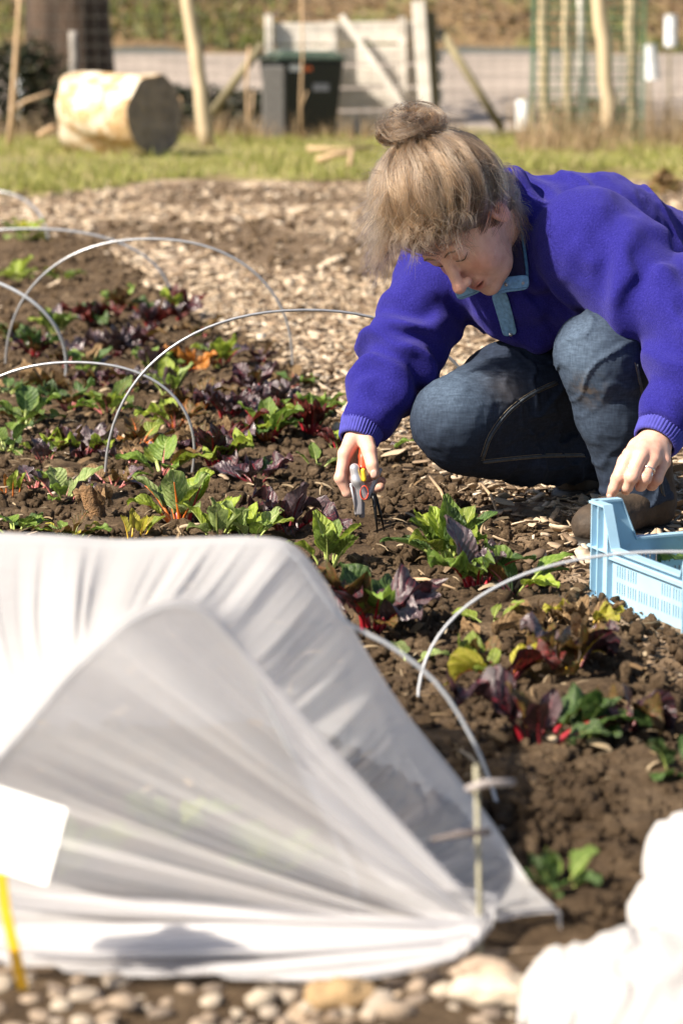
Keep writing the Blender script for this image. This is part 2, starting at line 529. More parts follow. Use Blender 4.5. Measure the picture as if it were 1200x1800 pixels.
r = np.random.default_rng(88); n = 5200
y = 2.8 + 7.5 * r.random(n) ** 1.1; x = (r.random(n) * 2 - 1) * (y * 0.17 + 0.1); k = bed_mask(x, y) > 0.5; x, y = x[k], y[k]; n = len(x)
base_v = np.array([(-.5, -.03, 0), (-.5, .03, 0), (-.1, .04, .03), (-.1, -.04, .03), (.25, -.03, .02), (.25, .03, .02), (.5, .015, -.03), (.5, -.015, -.03)]); base_f = np.array([[0, 3, 2, 1], [3, 4, 5, 2], [4, 7, 6, 5]])
L_ = 0.008 + 0.035 * r.random(n) ** 2; wd_ = L_ * (0.8 + 4.5 * r.random(n) ** 4)
v, f = scatter_mesh("s", base_v, base_f, np.stack([x, y, bed_z(x, y) + 0.016 + 0.012 * r.random(n)], 1), rotz(r.random(n) * 6.28) @ rotx(r.normal(0, 0.6, n)) @ roty(r.normal(0, 0.25, n)), np.stack([L_, wd_, L_ * 2.5], 1))
o = link("dead_scraps", mesh("dead_scraps", v.reshape(-1, 3), f), blade_material("straw scrap", [(0, (0.16, 0.09, 0.04)), (0.5, (0.34, 0.24, 0.13)), (1, (0.56, 0.45, 0.30))]), bed); o['kind'] = 'stuff'

# ---- lawn strip, verge, road, bank
def lawn_z(x, y): return 0.02 + 0.05 * fbm(xy(x, y, 0.5), 3, 91)
LAWN0 = lambda x: 18.2 - 0.35 * np.asarray(x) * 0 + 2.4 * fbm(xy(x, 0 * np.asarray(x), 0.9), 4, 95) - 1.2 * np.exp(-((np.asarray(x) + 2.2) ** 2) / 2.0) + 1.2 / (1 + np.exp(-(np.asarray(x) - 0.5) * 2))
ys = np.linspace(16, 34, 60)
X, Y, F = fan_grid(lambda y: -0.3 * y - 2, lambda y: 0.3 * y + 2, ys, 80)
Z = lawn_z(X, Y) - 0.25 * np.clip((LAWN0(X) + 0.2 - Y) / 0.5, 0, 1)
m, nt, bs, out = mat("turf")
nt.links.new(ramp(nt, noise(nt, 1.6, 5, 0.65), [(0.3, (0.17, 0.12, 0.06)), (0.5, (0.20, 0.17, 0.06)), (0.7, (0.22, 0.22, 0.06))]), bs.inputs['Base Color'])
bs.inputs['Roughness'].default_value = 0.95
lawn = tag(link("lawn", mesh("lawn", np.stack([X, Y, Z], 1), F, True), m), kind='structure')
def blades(n, x0, x1, y0f, y1, h0, h1, w, seed, lean=0.5, zf=lawn_z, mask=None):
    r = np.random.default_rng(seed)
    x = x0 + (x1 - x0) * r.random(n); y = y0f(x) + (y1 - y0f(x)) * r.random(n) ** 1.3
    if mask is not None:
        k = mask(x, y, r.random(n)); x, y = x[k], y[k]; n = len(x)
    clump = 0.55 + 0.8 * np.clip(fbm(xy(x, y, 2.2), 3, 14) + 0.5, 0, 1)
    h = (h0 + (h1 - h0) * r.random(n)) * clump; a = r.random(n) * 6.283; ln = lean * r.random(n) * h; la = r.random(n) * 6.283
    b = np.stack([x, y, zf(x, y) - 0.01], 1)
    d = np.stack([np.cos(a), np.sin(a), 0 * a], 1) * (w * (0.6 + 0.8 * r.random(n)))[:, None]
    l = np.stack([np.cos(la), np.sin(la), 0 * a], 1) * ln[:, None]; up = np.stack([0 * h, 0 * h, h], 1)
    V = np.stack([b - d, b + d, b + d * 0.7 + l * 0.35 + up * 0.6, b - d * 0.7 + l * 0.35 + up * 0.6, b + l + up + d * 0.1, b + l + up - d * 0.1], 1)
    k = (np.arange(n) * 6)[:, None]
    F = np.concatenate([k + np.array([[0, 1, 2, 3]]), k + np.array([[3, 2, 4, 5]])])
    return V.reshape(-1, 3), F
M_GRASS = blade_material("grass", [(0.0, (0.15, 0.16, 0.035)), (0.45, (0.26, 0.285, 0.055)), (0.75, (0.40, 0.39, 0.11)), (1.0, (0.55, 0.43, 0.25))])
M_DRY = blade_material("dry grass", [(0.0, (0.22, 0.14, 0.07)), (0.6, (0.38, 0.27, 0.15)), (1.0, (0.55, 0.43, 0.27))])
v, f = blades(64000, -5.5, 5.5, LAWN0, 29.5, 0.03, 0.10, 0.006, 5, 0.9, mask=lambda x, y, r: fbm(xy(x, y, 1.3), 4, 18) * 1.6 + 0.62 > r)
tag(link("grass", mesh("grass", v, f), M_GRASS), "short bright spring grass strip between the bark path and the wire fence", "grass", kind='stuff')
v, f = blades(5000, 1.8, 5.5, lambda x: 24.5 + 0 * x, 29.5, 0.15, 0.55, 0.006, 6, 0.7, mask=lambda x, y, r: fbm(xy(x, y, 0.9), 2, 15) + 0.15 > r * 0.6)
v2, f2 = blades(1500, -4.5, 1.5, lambda x: 27.8 + 0 * x, 29.5, 0.10, 0.35, 0.006, 7, 0.8)
tag(link("dry_grass", mesh("dry_grass", np.concatenate([v, v2]), np.concatenate([f, f2 + len(v)])), M_DRY), "straw coloured dead grass tangled along the foot of the fence", "dry grass", kind='stuff')

def road_z(y): return np.clip((np.asarray(y) - 33.0) / 19.0, 0, 1) * 1.06
ys = np.linspace(31, 52.3, 30)
X, Y, F = fan_grid(lambda y: -0.5 * y - 6, lambda y: 0.5 * y + 6, ys, 40)
m = simple("worn asphalt", (0.27, 0.225, 0.19), 0.9, var=0.3, scale=0.9, bmp=0.3, bdist=0.01)
tag(link("road", mesh("road", np.stack([X, Y, 0.03 + road_z(Y) + 0.0 * X], 1), F, True), m), kind='structure')
ys = np.linspace(52, 84, 70)
X, Y, F = fan_grid(lambda y: -0.5 * y - 8, lambda y: 0.5 * y + 8, ys, 120)
def bank_z(x, y): return 1.06 + 0.02 + (np.asarray(y) - 52) * 0.62 + 0.5 * fbm(xy(x, y, 0.25), 4, 25)
m, nt, bs, out = mat("leaf litter bank")
c1 = ramp(nt, noise(nt, 5.0, 5, 0.7), [(0.3, (0.06, 0.036, 0.018)), (0.5, (0.15, 0.095, 0.045)), (0.72, (0.27, 0.185, 0.09))])
c2 = ramp(nt, noise(nt, 4.0, 4, 0.7), [(0.3, (0.06, 0.075, 0.018)), (0.7, (0.19, 0.20, 0.05))])
fc = ramp(nt, noise(nt, 0.45, 4, 0.6), [(0.52, (0, 0, 0)), (0.64, (1, 1, 1))])
mx = nt.nodes.new('ShaderNodeMixRGB')
nt.links.new(fc, mx.inputs[0]); nt.links.new(c1, mx.inputs[1]); nt.links.new(c2, mx.inputs[2])
nt.links.new(mx.outputs[0], bs.inputs['Base Color']); bs.inputs['Roughness'].default_value = 1.0
bump(nt, bs, noise(nt, 8, 4), 0.8, 0.1)
tag(link("bank", mesh("bank", np.stack([X, Y, bank_z(X, Y)], 1), F, True), m), kind='structure')
# leaf litter lying on the bank
r = np.random.default_rng(61); n = 16000
x = (r.random(n) * 2 - 1) * 11; y = 52.2 + 14 * r.random(n)
R = rotz(r.random(n) * 6.28) @ rotx(r.normal(0, 0.6, n) + 0.5)
q = np.array([(-0.5, 0, 0), (0, -0.3, 0.1), (0.5, 0, 0), (0, 0.3, 0.1)])
v, f = scatter_mesh("l", q, np.array([[0, 1, 2, 3]]), np.stack([x, y, bank_z(x, y) + 0.05], 1), R, (0.08 + 0.14 * r.random((n, 1))) * np.ones((n, 3)))
tag(link("leaf_litter", mesh("leaf_litter", v.reshape(-1, 3), f), blade_material("litter", [(0, (0.07, 0.04, 0.02)), (0.5, (0.20, 0.13, 0.06)), (0.85, (0.34, 0.24, 0.12)), (1, (0.16, 0.2, 0.05))])),
    "brown fallen leaves covering the slope above the road", "leaf litter", kind='stuff')
v, f = blades(16000, -11, 11, lambda x: 52.2 + 0 * x, 60, 0.1, 0.35, 0.03, 66, 0.7, zf=bank_z, mask=lambda x, y, r: fbm(xy(x, y, 0.3), 3, 16) + 0.02 > r * 0.35)
tag(link("bank_grass", mesh("bank_grass", v, f), blade_material("bank grass", [(0, (0.08, 0.1, 0.02)), (0.6, (0.16, 0.19, 0.04)), (1, (0.28, 0.26, 0.1))])), "patches of green growth on the slope above the road", "grass", kind='stuff')

# ================================================================ BACKGROUND THINGS
YF = 28.4
M_POST = simple("weathered softwood", (0.46, 0.37, 0.24), 0.85, var=0.3, scale=6, bmp=0.4, bdist=0.004, stretch=(1, 1, 0.15))
M_POSTD = simple("grey green old post", (0.20, 0.17, 0.10), 0.9, var=0.35, scale=6, bmp=0.4, stretch=(1, 1, 0.15))
M_PALLET = simple("bleached pallet board", (0.62, 0.57, 0.51), 0.85, var=0.32, scale=4, bmp=0.3, stretch=(0.3, 1, 1))
M_WIRE = simple("galvanised wire", (0.24, 0.23, 0.21), 0.45, 0.6, var=0.1, bmp=0)
def rough_post(name, a, b, r0, r1, label, cat='post', m=M_POST, group=None, parent=None):
    a = np.asarray(a); b = np.asarray(b); n = 9; rr = random.Random(name + label)
    pts = [a + (b - a) * i / n + np.array((rr.uniform(-1, 1), rr.uniform(-1, 1), 0)) * 0.012 * (0 < i < n) for i in range(n + 1)]
    mb = MB(); mb.tube(pts, [(r0 + (r1 - r0) * i / n) * rr.uniform(0.93, 1.07) for i in range(n + 1)], 11)
    o = mb.build(name, m, parent, True)
    if parent is None: tag(o, label, cat, group)
    return o
def gpt(px, py, Y): 
    p = P(px, py, Y); return p

rough_post("fence_post", P(366, 262, 26.4), P(324, -60, 26.4), 0.085, 0.075, "tall pale leaning fence post beside the log", group="wooden posts of the wire fence")
mb = MB(); mb.tube([P(372, 200, 27.2), P(412, 145, 27.1), P(462, 78, 27.0)], [0.05, 0.05, 0.045], 8)
tag(mb.build("brace", M_POSTD, None, True), "thin slanting grey prop left of the wheeled bin", "prop")
rough_post("fence_post", P(1074, 240, 26.0), P(1046, -60, 26.0), 0.085, 0.075, "tall straw coloured stake in front of the green mesh guard", group="wooden posts of the wire fence")

# wire mesh fence: one thing, wires its parts
fence = empty("wire_fence", (0, YF + 0.6, 0)); tag(fence, "thin galvanised wire mesh fence running across behind the grass", "fence")
for i in range(11):
    z = 0.08 + 0.17 * i; mb = MB()
    mb.tube([(-7 + 1.4 * k, 0.02 * math.sin(k * 2.1), z + 0.012 * math.sin(k * 1.3 + i)) for k in range(11)], 0.0035, 4)
    mb.build("wire", M_WIRE, fence)
for i in range(86):
    x = -6.6 + 0.155 * i; mb = MB()
    mb.tube([(x, 0.004, 0.06), (x + 0.01, 0.0, 0.9), (x, 0.004, 1.8)], 0.0025, 4)
    mb.build("wire", M_WIRE, fence)
for x in (-6.8, 6.8):
    rough_post("post", (x, 0, -0.1), (x, 0, 1.9), 0.06, 0.05, "", m=M_POSTD, parent=fence)

# big trunk, left
M_BARK = simple("fissured bark", (0.065, 0.042, 0.028), 0.95, var=0.55, scale=7, bmp=1.0, bdist=0.05, stretch=(1, 1, 0.12))
TY = 31.5
tb = P(128, 205, TY); troot = empty("tree", (tb[0], tb[1], 0)); tag(troot, "thick dark tree trunk standing behind the log", "tree")
nz, na = 34, 40; V = []
for i in range(nz):
    z = -0.1 + 6.5 * i / (nz - 1)
    rr = 0.55 + 0.28 * math.exp(-z / 0.35) - 0.018 * z
    for k in range(na):
        a_ = 2 * math.pi * k / na
        V.append((rr * math.cos(a_), rr * math.sin(a_), z))
V = np.array(V); ang = np.arctan2(V[:, 1], V[:, 0])
d = 0.07 * fbm(np.stack([np.cos(ang) * 5, np.sin(ang) * 5, V[:, 2] * 0.7], 1), 4, 17)
V[:, 0] += np.cos(ang) * d; V[:, 1] += np.sin(ang) * d; V[:, 0] -= 0.025 * V[:, 2]
F = [(i * na + k, i * na + (k + 1) % na, (i + 1) * na + (k + 1) % na, (i + 1) * na + k) for i in range(nz - 1) for k in range(na)]
link("trunk", mesh("trunk", V, F, True), M_BARK, troot)
crown = MB(); rr = random.Random(5)
def limb(p, d, L, r, lev):
    pts = [p]; 
    for k in range(4):
        d = (d + Vector((rr.uniform(-1, 1), rr.uniform(-1, 1), rr.uniform(-0.3, 0.6))) * 0.22).normalized(); pts.append(pts[-1] + d * L / 4)
    crown.tube(pts, [r * (1 - 0.16 * k) for k in range(5)], 6)
    if lev < 4:
        for k in range(3):
            q = pts[rr.choice((2, 3, 4))]
            limb(q, (d + Vector((rr.uniform(-1, 1), rr.uniform(-1, 1), rr.uniform(-0.2, 0.8))) * 0.8).normalized(), L * 0.68, r * 0.48, lev + 1)
for k in range(5):
    limb(Vector((-0.15, 0, 5.8)), Vector((math.cos(k * 1.3), math.sin(k * 1.3), 0.9)).normalized(), 2.6, 0.2, 0)
crown.build("crown", M_BARK, troot, True)

# the cut log lying on the grass
LB = empty("log", (0, 0, 0)); tag(LB, "short thick pale barkless log lying on the grass", "log")
A_ = P(116, 198, 24.6); B_ = P(268, 195, 23.9)
ax = Vector(B_ - A_); ax.z *= 0.3; Lg = ax.length; ax.normalize(); sd = ax.cross(Vector((0, 0, 1))).normalized(); up = sd.cross(ax)
ctr = Vector((A_ + B_) / 2); ctr.z = 0.385
na, nl = 48, 22; V = []
for i in range(nl):
    t = i / (nl - 1); s_ = 1.0 if 0 < i < nl - 1 else 0.975
    for k in range(na):
        a_ = 2 * math.pi * k / na
        r_ = (0.40 + 0.02 * math.sin(3 * a_ + 1) + 0.012 * math.sin(7 * a_ + 6 * t)) * s_ * (1 + 0.04 * math.sin(2.3 * t + 0.5))
        sk_ = (1 - t) * (-sd.x / ax.x) * r_ * math.cos(a_)
        r_ *= 1 + 0.05 * math.sin(5 * a_ + 9 * t) * math.sin(2.2 * a_)
        V.append(tuple(ctr + ax * ((t - 0.5) * Lg * 1.06 + sk_) + sd * (r_ * math.cos(a_)) + up * (r_ * math.sin(a_))))
F = [(i * na + k, i * na + (k + 1) % na, (i + 1) * na + (k + 1) % na, (i + 1) * na + k) for i in range(nl - 1) for k in range(na)]
m, nt, bs, out = mat("barkless wood")
c1 = ramp(nt, noise(nt, 4.2, 6, 0.65), [(0.36, (0.66, 0.60, 0.50)), (0.48, (0.60, 0.50, 0.36)), (0.56, (0.34, 0.20, 0.08)), (0.64, (0.50, 0.36, 0.19)), (0.75, (0.30, 0.24, 0.17))])
nt.links.new(c1, bs.inputs['Base Color']); bs.inputs['Roughness'].default_value = 0.8; bump(nt, bs, noise(nt, 14, 5), 0.5, 0.02)
link("side_wood", mesh("side_wood", V, F, True), m, LB)
m = simple("weathered end grain", (0.24, 0.19, 0.15), 0.9, var=0.35, scale=8, bmp=0.6, bdist=0.02)
for e, sgn in ((0, -1), (nl - 1, 1)):
    ring = V[e * na:(e + 1) * na]; c_ = ctr + ax * (sgn * 0.5 * Lg * 1.06)
    vv = [tuple(c_ - ax * (sgn * 0.01))]
    for q_ in (0.35, 0.68, 0.999):
        vv += [tuple(c_ + (Vector(p) - c_) * q_ + ax * (sgn * 0.012 * math.sin(q_ * 9 + k))) for k, p in enumerate(ring)]
    ff = [(0, 1 + k, 1 + (k + 1) % na)[::sgn] for k in range(na)] + [(1 + r_ * na + k, 1 + (r_ + 1) * na + k, 1 + (r_ + 1) * na + (k + 1) % na, 1 + r_ * na + (k + 1) % na)[::sgn] for r_ in range(2) for k in range(na)]
    link("cut_end", mesh("cut_end", vv, ff, True), m, LB)

# wheeled bin
bx = P(530, 235, YF + 0.3); br = empty("wheeled_bin", (bx[0], bx[1], 0.0), math.radians(24)); tag(br, "dark green wheeled bin standing in front of the pallet bay", "bin")
M_BIN = simple("bin plastic", (0.010, 0.013, 0.012), 0.45, var=0.2, bmp=0.05)
def tapered(mb, w0, d0, w1, d1, z0, z1, cx=0, cy=0):
    v = [(cx + sx * w0 / 2, cy + sy * d0 / 2, z0) for sx, sy in ((-1, -1), (1, -1), (1, 1), (-1, 1))] + [(cx + sx * w1 / 2, cy + sy * d1 / 2, z1) for sx, sy in ((-1, -1), (1, -1), (1, 1), (-1, 1))]
    mb.add(v, [(3, 2, 1, 0), (4, 5, 6, 7), (0, 1, 5, 4), (1, 2, 6, 5), (2, 3, 7, 6), (3, 0, 4, 7)])
mb = MB(); tapered(mb, 0.66, 0.5, 0.84, 0.6, 0.06, 0.93); bevel(mb.build("bin_body", M_BIN, br), 0.03)
mb = MB(); tapered(mb, 0.90, 0.66, 0.88, 0.64, 0.931, 0.965); tapered(mb, 0.86, 0.62, 0.62, 0.42, 0.967, 1.04)
bevel(mb.build("lid", simple("bin lid plastic", (0.06, 0.085, 0.06), 0.3, bmp=0), br), 0.012)
mb = MB(); mb.tube([(-0.40, -0.2, 0.99), (-0.5, -0.2, 0.97), (-0.5, 0.2, 0.97), (-0.40, 0.2, 0.99)], 0.016, 6); mb.build("handle", M_BIN, br, True)
for s_ in (-1, 1):
    mb = MB(); mb.tube([(-0.33, s_ * 0.25, 0.1), (-0.33, s_ * 0.31, 0.1)], 0.1, 16); mb.build("wheel", M_BIN, br, True)
mb = MB(); mb.box((-0.2, -0.305, 0.84), (0.16, 0.01, 0.07))
mb.build("reflector", simple("white sticker", (0.8, 0.8, 0.78), 0.3, var=0.03, bmp=0), br)
mb = MB(); mb.box((-0.05, -0.302, 0.83), (0.10, 0.012, 0.05))
mb.build("reflector", simple("orange sticker", (0.75, 0.16, 0.04), 0.35, var=0.03, bmp=0), br)
mb = MB(); mb.box((0.12, -0.29, 0.62), (0.2, 0.01, 0.08)); mb.build("plate", simple("grey plate", (0.3, 0.3, 0.33), 0.5, bmp=0), br)
# pale grey box beside the bin
gx = P(482, 238, YF - 0.1); mb = MB(); mb.box((0, 0, 0.43), (0.26, 0.4, 0.86))
o = bevel(mb.build("storage_box", simple("dull grey panel", (0.11, 0.105, 0.10), 0.8, bmp=0.1), None, loc=(gx[0], gx[1], 0)), 0.02); tag(o, "narrow grey box standing against the left of the wheeled bin", "box")

# pallet compost bay: posts and boards
PB = empty("compost_bay", (0, 0, 0)); tag(PB, "compost bay walled with bleached pallet boards behind the bin", "compost bay")
YB = YF + 0.75
for i, (ya, yb) in enumerate(((38, 74), (79, 111), (116, 151), (156, 191), (196, 238))):
    mb = MB(); a0 = P(482 + 3 * i % 7, (ya + yb) / 2 + 3, YB); b0 = P(760, (ya + yb) / 2 - 1, YB)
    mb.beam(a0, b0, abs(yb - ya) / 148.0, 0.022, (0, 1, 0)); bevel(mb.build("board", M_PALLET, PB), 0.004)
for px, top, w in ((472, 25, 0.11), (585, 38, 0.10), (706, 30, 0.1)):
    mb = MB(); mb.beam(P(px + 4, 245, YB - 0.09), P(px, top, YB - 0.09), 0.09, w, (0, 1, 0)); bevel(mb.build("post", M_PALLET, PB), 0.006)
mb = MB(); mb.beam(P(752, 245, YB - 0.3), P(735, 2, YB - 0.3), 0.15, 0.17, (0, 1, 0)); bevel(mb.build("corner_post", M_PALLET, PB), 0.015)
mb = MB(); mb.beam(P(765, 245, YB - 0.1), P(757, 20, YB - 0.1), 0.12, 0.14, (0, 1, 0)); bevel(mb.build("corner_post", M_POSTD, PB), 0.01)
mb = MB(); mb.beam(P(600, 28, YB - 0.2), P(722, 210, YB - 0.35), 0.07, 0.11, (0, 1, 0)); bevel(mb.build("brace", M_PALLET, PB), 0.006)
for i, yy in enumerate((60, 98, 135, 170, 205)):
    mb = MB(); a0 = P(765, yy, YB); b0 = a0 + np.array((0.12, 1.1, 0)); mb.beam(a0, b0, 0.16, 0.022, (1, 0, 0)); mb.build("board", M_PALLET, PB)
mb = MB(); mb.tube([P(772, 52, YB - 0.2), P(822, 130, YB - 0.3), P(882, 228, YB - 0.4)], 0.05, 8)
tag(mb.build("brace", M_POSTD, None, True), "dark slanting prop leaning on the right of the pallet bay", "prop")

# tree guard of green mesh with stakes
TG = empty("tree_guard", tuple(P(1005, 238, 27.2) * np.array((1, 1, 0)))); tag(TG, "green wire mesh tree guard around wooden stakes", "tree guard")
tgx, tgy = TG.location.x, TG.location.y
for (px, r_, dy) in ((952, 0.055, 0.0), (992, 0.045, 0.35), (1106, 0.06, 0.25)):
    p0, p1 = P(px + 6, 232, 27.2 + dy), P(px, -50, 27.2 + dy)
    o = rough_post("stake", p0 - np.array((tgx, tgy, 0)), p1 - np.array((tgx, tgy, 0)), r_, r_ * 0.9, "", m=M_POST, parent=TG)
M_GM = simple("green plastic coated wire", (0.05, 0.13, 0.07), 0.5, bmp=0)
x0 = P(936, 100, 27.2)[0] - tgx; x1 = P(1128, 100, 27.2)[0] - tgx
for i in range(16):
    z = 0.06 + 0.11 * i; mb = MB(); mb.tube([(x0, 0.45, z), (x0, -0.15, z), (x1, -0.15, z), (x1, 0.45, z), (x0, 0.45, z)], 0.007, 4); mb.build("mesh_wire", M_GM, TG)
for i in range(15):
    x = x0 + (x1 - x0) * i / 14; mb = MB(); mb.tube([(x, -0.15, 0), (x, -0.15, 1.75)], 0.007, 4); mb.build("mesh_wire", M_GM, TG)
    if i in (0, 14):
        for yy in (0.1, 0.3):
            mb = MB(); mb.tube([(x, yy, 0), (x, yy, 1.75)], 0.004, 4); mb.build("mesh_wire", M_GM, TG)
for x in (x0, x1):
    mb = MB(); mb.tube([(x, -0.15, 0), (x, -0.15, 1.75)], 0.016, 6); mb.build('mesh_upright', M_GM, TG)
# young birch in the guard
bp_ = P(1022, 238, 27.4); yb_ = empty("young_tree", (bp_[0], bp_[1], 0)); tag(yb_, "slim white barked young tree inside the mesh guard", "tree")
mb = MB(); mb.tube([(0, 0, -0.05), (0.0, 0, 0.6), (-0.03, 0, 1.3), (-0.05, 0, 2.2), (-0.04, 0, 3.2)], [0.06, 0.05, 0.047, 0.04, 0.02], 10)
mb.build("trunk", simple("birch bark", (0.62, 0.58, 0.52), 0.7, var=0.3, scale=9), yb_, True)
mb = MB(); rr = random.Random(8)
for k in range(16):
    z = 2.1 + 0.07 * k; a_ = k * 2.4; mb.tube([(-0.05, 0, z), (-0.05 + 0.25 * math.cos(a_), 0.25 * math.sin(a_), z + 0.25), (-0.05 + 0.4 * math.cos(a_), 0.4 * math.sin(a_), z + 0.55)], [0.012, 0.008, 0.004], 5)
mb.build("crown", M_BARK, yb_, True)
# white sapling tubes
M_TUBE = simple("pale plastic tube", (0.70, 0.72, 0.74), 0.4, var=0.08, bmp=0.05)
for (px, py0, py1, Yd, r_, lab) in ((920, 228, 176, 27.6, 0.085, "short white sapling tube in the grass right of the slanting prop"), (1140, 140, 78, 30.5, 0.09, "white sapling tube leaning right of the green guard"), (1178, 82, 26, 33.0, 0.085, "small white road marker at the far right edge")):
    a0, b0 = P(px + (6 if px == 1140 else 0), py0, Yd), P(px, py1, Yd)
    rt = empty("sapling_tube", tuple(a0 * np.array((1, 1, 0)))); tag(rt, lab, "tube", "white tubes beyond the fence")
    b = MB(); L_ = Vector(a0 - np.array((a0[0], a0[1], 0))); T_ = Vector(b0 - np.array((a0[0], a0[1], 0)))
    b.tube([L_, (L_ + T_) / 2, T_], [r_, r_ * 1.02, r_], 14, cap=False); b.tube([T_, T_ * 0.999 + L_ * 0.001], [r_, r_ * 0.9], 14)
    b.build("sleeve", M_TUBE, rt, True)
    b = MB(); b.tube([(0.02, 0.02 + r_, -0.1), T_ + Vector((0, r_ + 0.02, 0.05))], 0.02, 6); b.build("stake", M_POSTD, rt, True)
# red and white marker post far left, grey post before the trunk
mk = P(38, 190, 30.0); rt = empty("marker_post", (mk[0], mk[1], 0)); tag(rt, "small red and white roadside marker post left of the trunk", "marker post")
z0 = P(38, 150, 30.0)[2]; z1 = P(38, 122, 30.0)[2]; z2 = P(38, 98, 30.0)[2]
b = MB(); b.tube([(0, 0, 0), (0, 0, z1)], 0.05, 10); b.build("shaft", M_TUBE, rt, True)
b = MB(); b.tube([(0, 0, z1 + 0.001), (0, 0, z2)], 0.056, 10); b.build("red_band", simple("red paint", (0.5, 0.07, 0.04), 0.4, bmp=0), rt, True)
rough_post("low_post", P(132, 190, 30.2), P(129, 55, 30.2), 0.055, 0.05, "short grey post standing before the big trunk", m=simple("grey post", (0.33, 0.3, 0.27), 0.8))

# dry stems in front of the fence
M_STEM = simple("dry stem", (0.42, 0.29, 0.17), 0.8, var=0.2, bmp=0.1)
def dry_stem(pts, r_, lab, Yd, branches=()):
    root = P(pts[0][0], pts[0][1], Yd); rt = empty("dead_weed", (root[0], root[1], 0)); tag(rt, lab, "weed", "dead stems by the fence")
    o_ = np.array((root[0], root[1], 0))
    b = MB(); b.tube([P(a, c, Yd) - o_ for a, c in pts], [r_ * (1 - 0.4 * k / len(pts)) for k in range(len(pts))], 6); b.build("main_stem", M_STEM, rt, True)
    for br_ in branches:
        b = MB(); b.tube([P(a, c, Yd) - o_ for a, c in br_], r_ * 0.6, 5); b.build("side_stem", M_STEM, rt, True)
dry_stem([(14, 275), (22, 200), (27, 120), (33, 40), (36, -30)], 0.035, "tall thin brown stem with a side twig at the left edge", 25.5, [[(22, 195), (45, 178), (90, 163)]])
dry_stem([(433, 262), (436, 210), (433, 150), (438, 80)], 0.022, "straight dead stem left of the bin", 26.6, [[(436, 215), (444, 190), (445, 160)]])
dry_stem([(530, 245), (528, 180), (532, 90), (530, -10)], 0.016, "thin upright dead stem in front of the bin", 26.8, [[(528, 190), (540, 160)]])
dry_stem([(300, 245), (308, 220), (318, 190), (316, 170)], 0.03, "short curved dead stem at the right end of the log", 24.9)
dry_stem([(68, 240), (85, 228), (97, 222)], 0.035, "short broken stick leaning on the left end of the log", 24.8)
# sticks lying on the path
for (pts, Yd, lab) in ((((556, 282), (590, 272), (622, 268)), 20.8, "pale bent stick lying at the grass edge behind the head"), (((612, 300), (616, 285), (618, 262)), 20.5, "short pale stick standing at the grass edge")):
    b = MB(); b.tube([P(a, c, Yd) + np.array((0, 0, 0.0)) for a, c in pts], [0.03, 0.028, 0.02], 6); tag(b.build("stick", M_STEM, None, True), lab, "stick")
mb = MB(); mb.tube([P(540, 262, 24), P(600, 264, 24), P(655, 258, 24.2)], [0.035, 0.03, 0.02], 6)
tag(mb.build("stick", M_STEM, None, True), "long pale stick lying in the grass below the bin", "stick")

# dark ivy mounds
def leafy_mound(name, c, rad, n, leaf, lab, m, seed, cat="shrub"):
    r = np.random.default_rng(seed)
    rt = empty(name, (c[0], c[1], 0)); tag(rt, lab, cat)
    d = r.normal(size=(n, 3)); d /= np.linalg.norm(d, axis=1)[:, None]; d[:, 2] = np.abs(d[:, 2])
    s_ = (0.75 + 0.3 * r.random(n)) * (1 + 0.25 * fbm(d * 2.5, 3, seed))
    p = d * s_[:, None] * np.array(rad)
    q = np.array([(-0.5, 0, 0), (0, -0.38, 0.08), (0.5, 0, 0), (0, 0.38, 0.08)])
    v, f = scatter_mesh("l", q, np.array([[0, 1, 2, 3]]), p, rotz(r.random(n) * 6.28) @ rotx(r.normal(0, 0.9, n)), leaf * (0.6 + 0.8 * r.random((n, 1))) * np.ones((n, 3)))
    o = link("foliage", mesh("foliage", v.reshape(-1, 3), f), m, rt)
    b = MB()
    for k in range(7):
        a_ = k * 0.9; b.tube([(0, 0, -0.05), (rad[0] * 0.3 * math.cos(a_), rad[1] * 0.3 * math.sin(a_), rad[2] * 0.5), (rad[0] * 0.7 * math.cos(a_), rad[1] * 0.7 * math.sin(a_), rad[2] * 0.8)], [0.03, 0.02, 0.008], 5)
    b.build("stem", M_BARK, rt, True)
M_IVY = blade_material("dark ivy", [(0, (0.012, 0.018, 0.008)), (0.7, (0.03, 0.045, 0.016)), (1, (0.07, 0.06, 0.03))])
c = P(25, 260, 28.6); leafy_mound("ivy_bush", (c[0], 28.9), (0.75, 0.5, 1.15), 5000, 0.07, "dark shaded ivy bush left of the log", M_IVY, 1)
c = P(335, 250, 29); leafy_mound("ivy_bush", (c[0] , 29.4), (0.55, 0.45, 0.62), 3000, 0.07, "low dark bush between the log and the leaning post", M_IVY, 2)
c = P(430, 250, 30); leafy_mound("ivy_bush", (c[0], 30.3), (0.5, 0.4, 0.55), 2200, 0.07, "low dark bush between the leaning post and the bin", M_IVY, 3)
M_BRAM = blade_material("dead bramble", [(0, (0.10, 0.06, 0.03)), (0.6, (0.24, 0.16, 0.09)), (1, (0.38, 0.28, 0.17))])
c = P(1030, 245, 28); leafy_mound("bramble_clump", (c[0], 28.2), (0.55, 0.4, 0.5), 2200, 0.05, "brown dead bramble at the foot of the mesh guard", M_BRAM, 4)
c = P(1165, 340, 16.8); leafy_mound("dried_plant", (c[0], c[1]), (0.11, 0.09, 0.17), 420, 0.05, "withered straw coloured plant on the path behind her back", blade_material("withered", [(0, (0.24, 0.14, 0.06)), (0.7, (0.45, 0.32, 0.16)), (1, (0.3, 0.3, 0.08))]), 5, "plant")
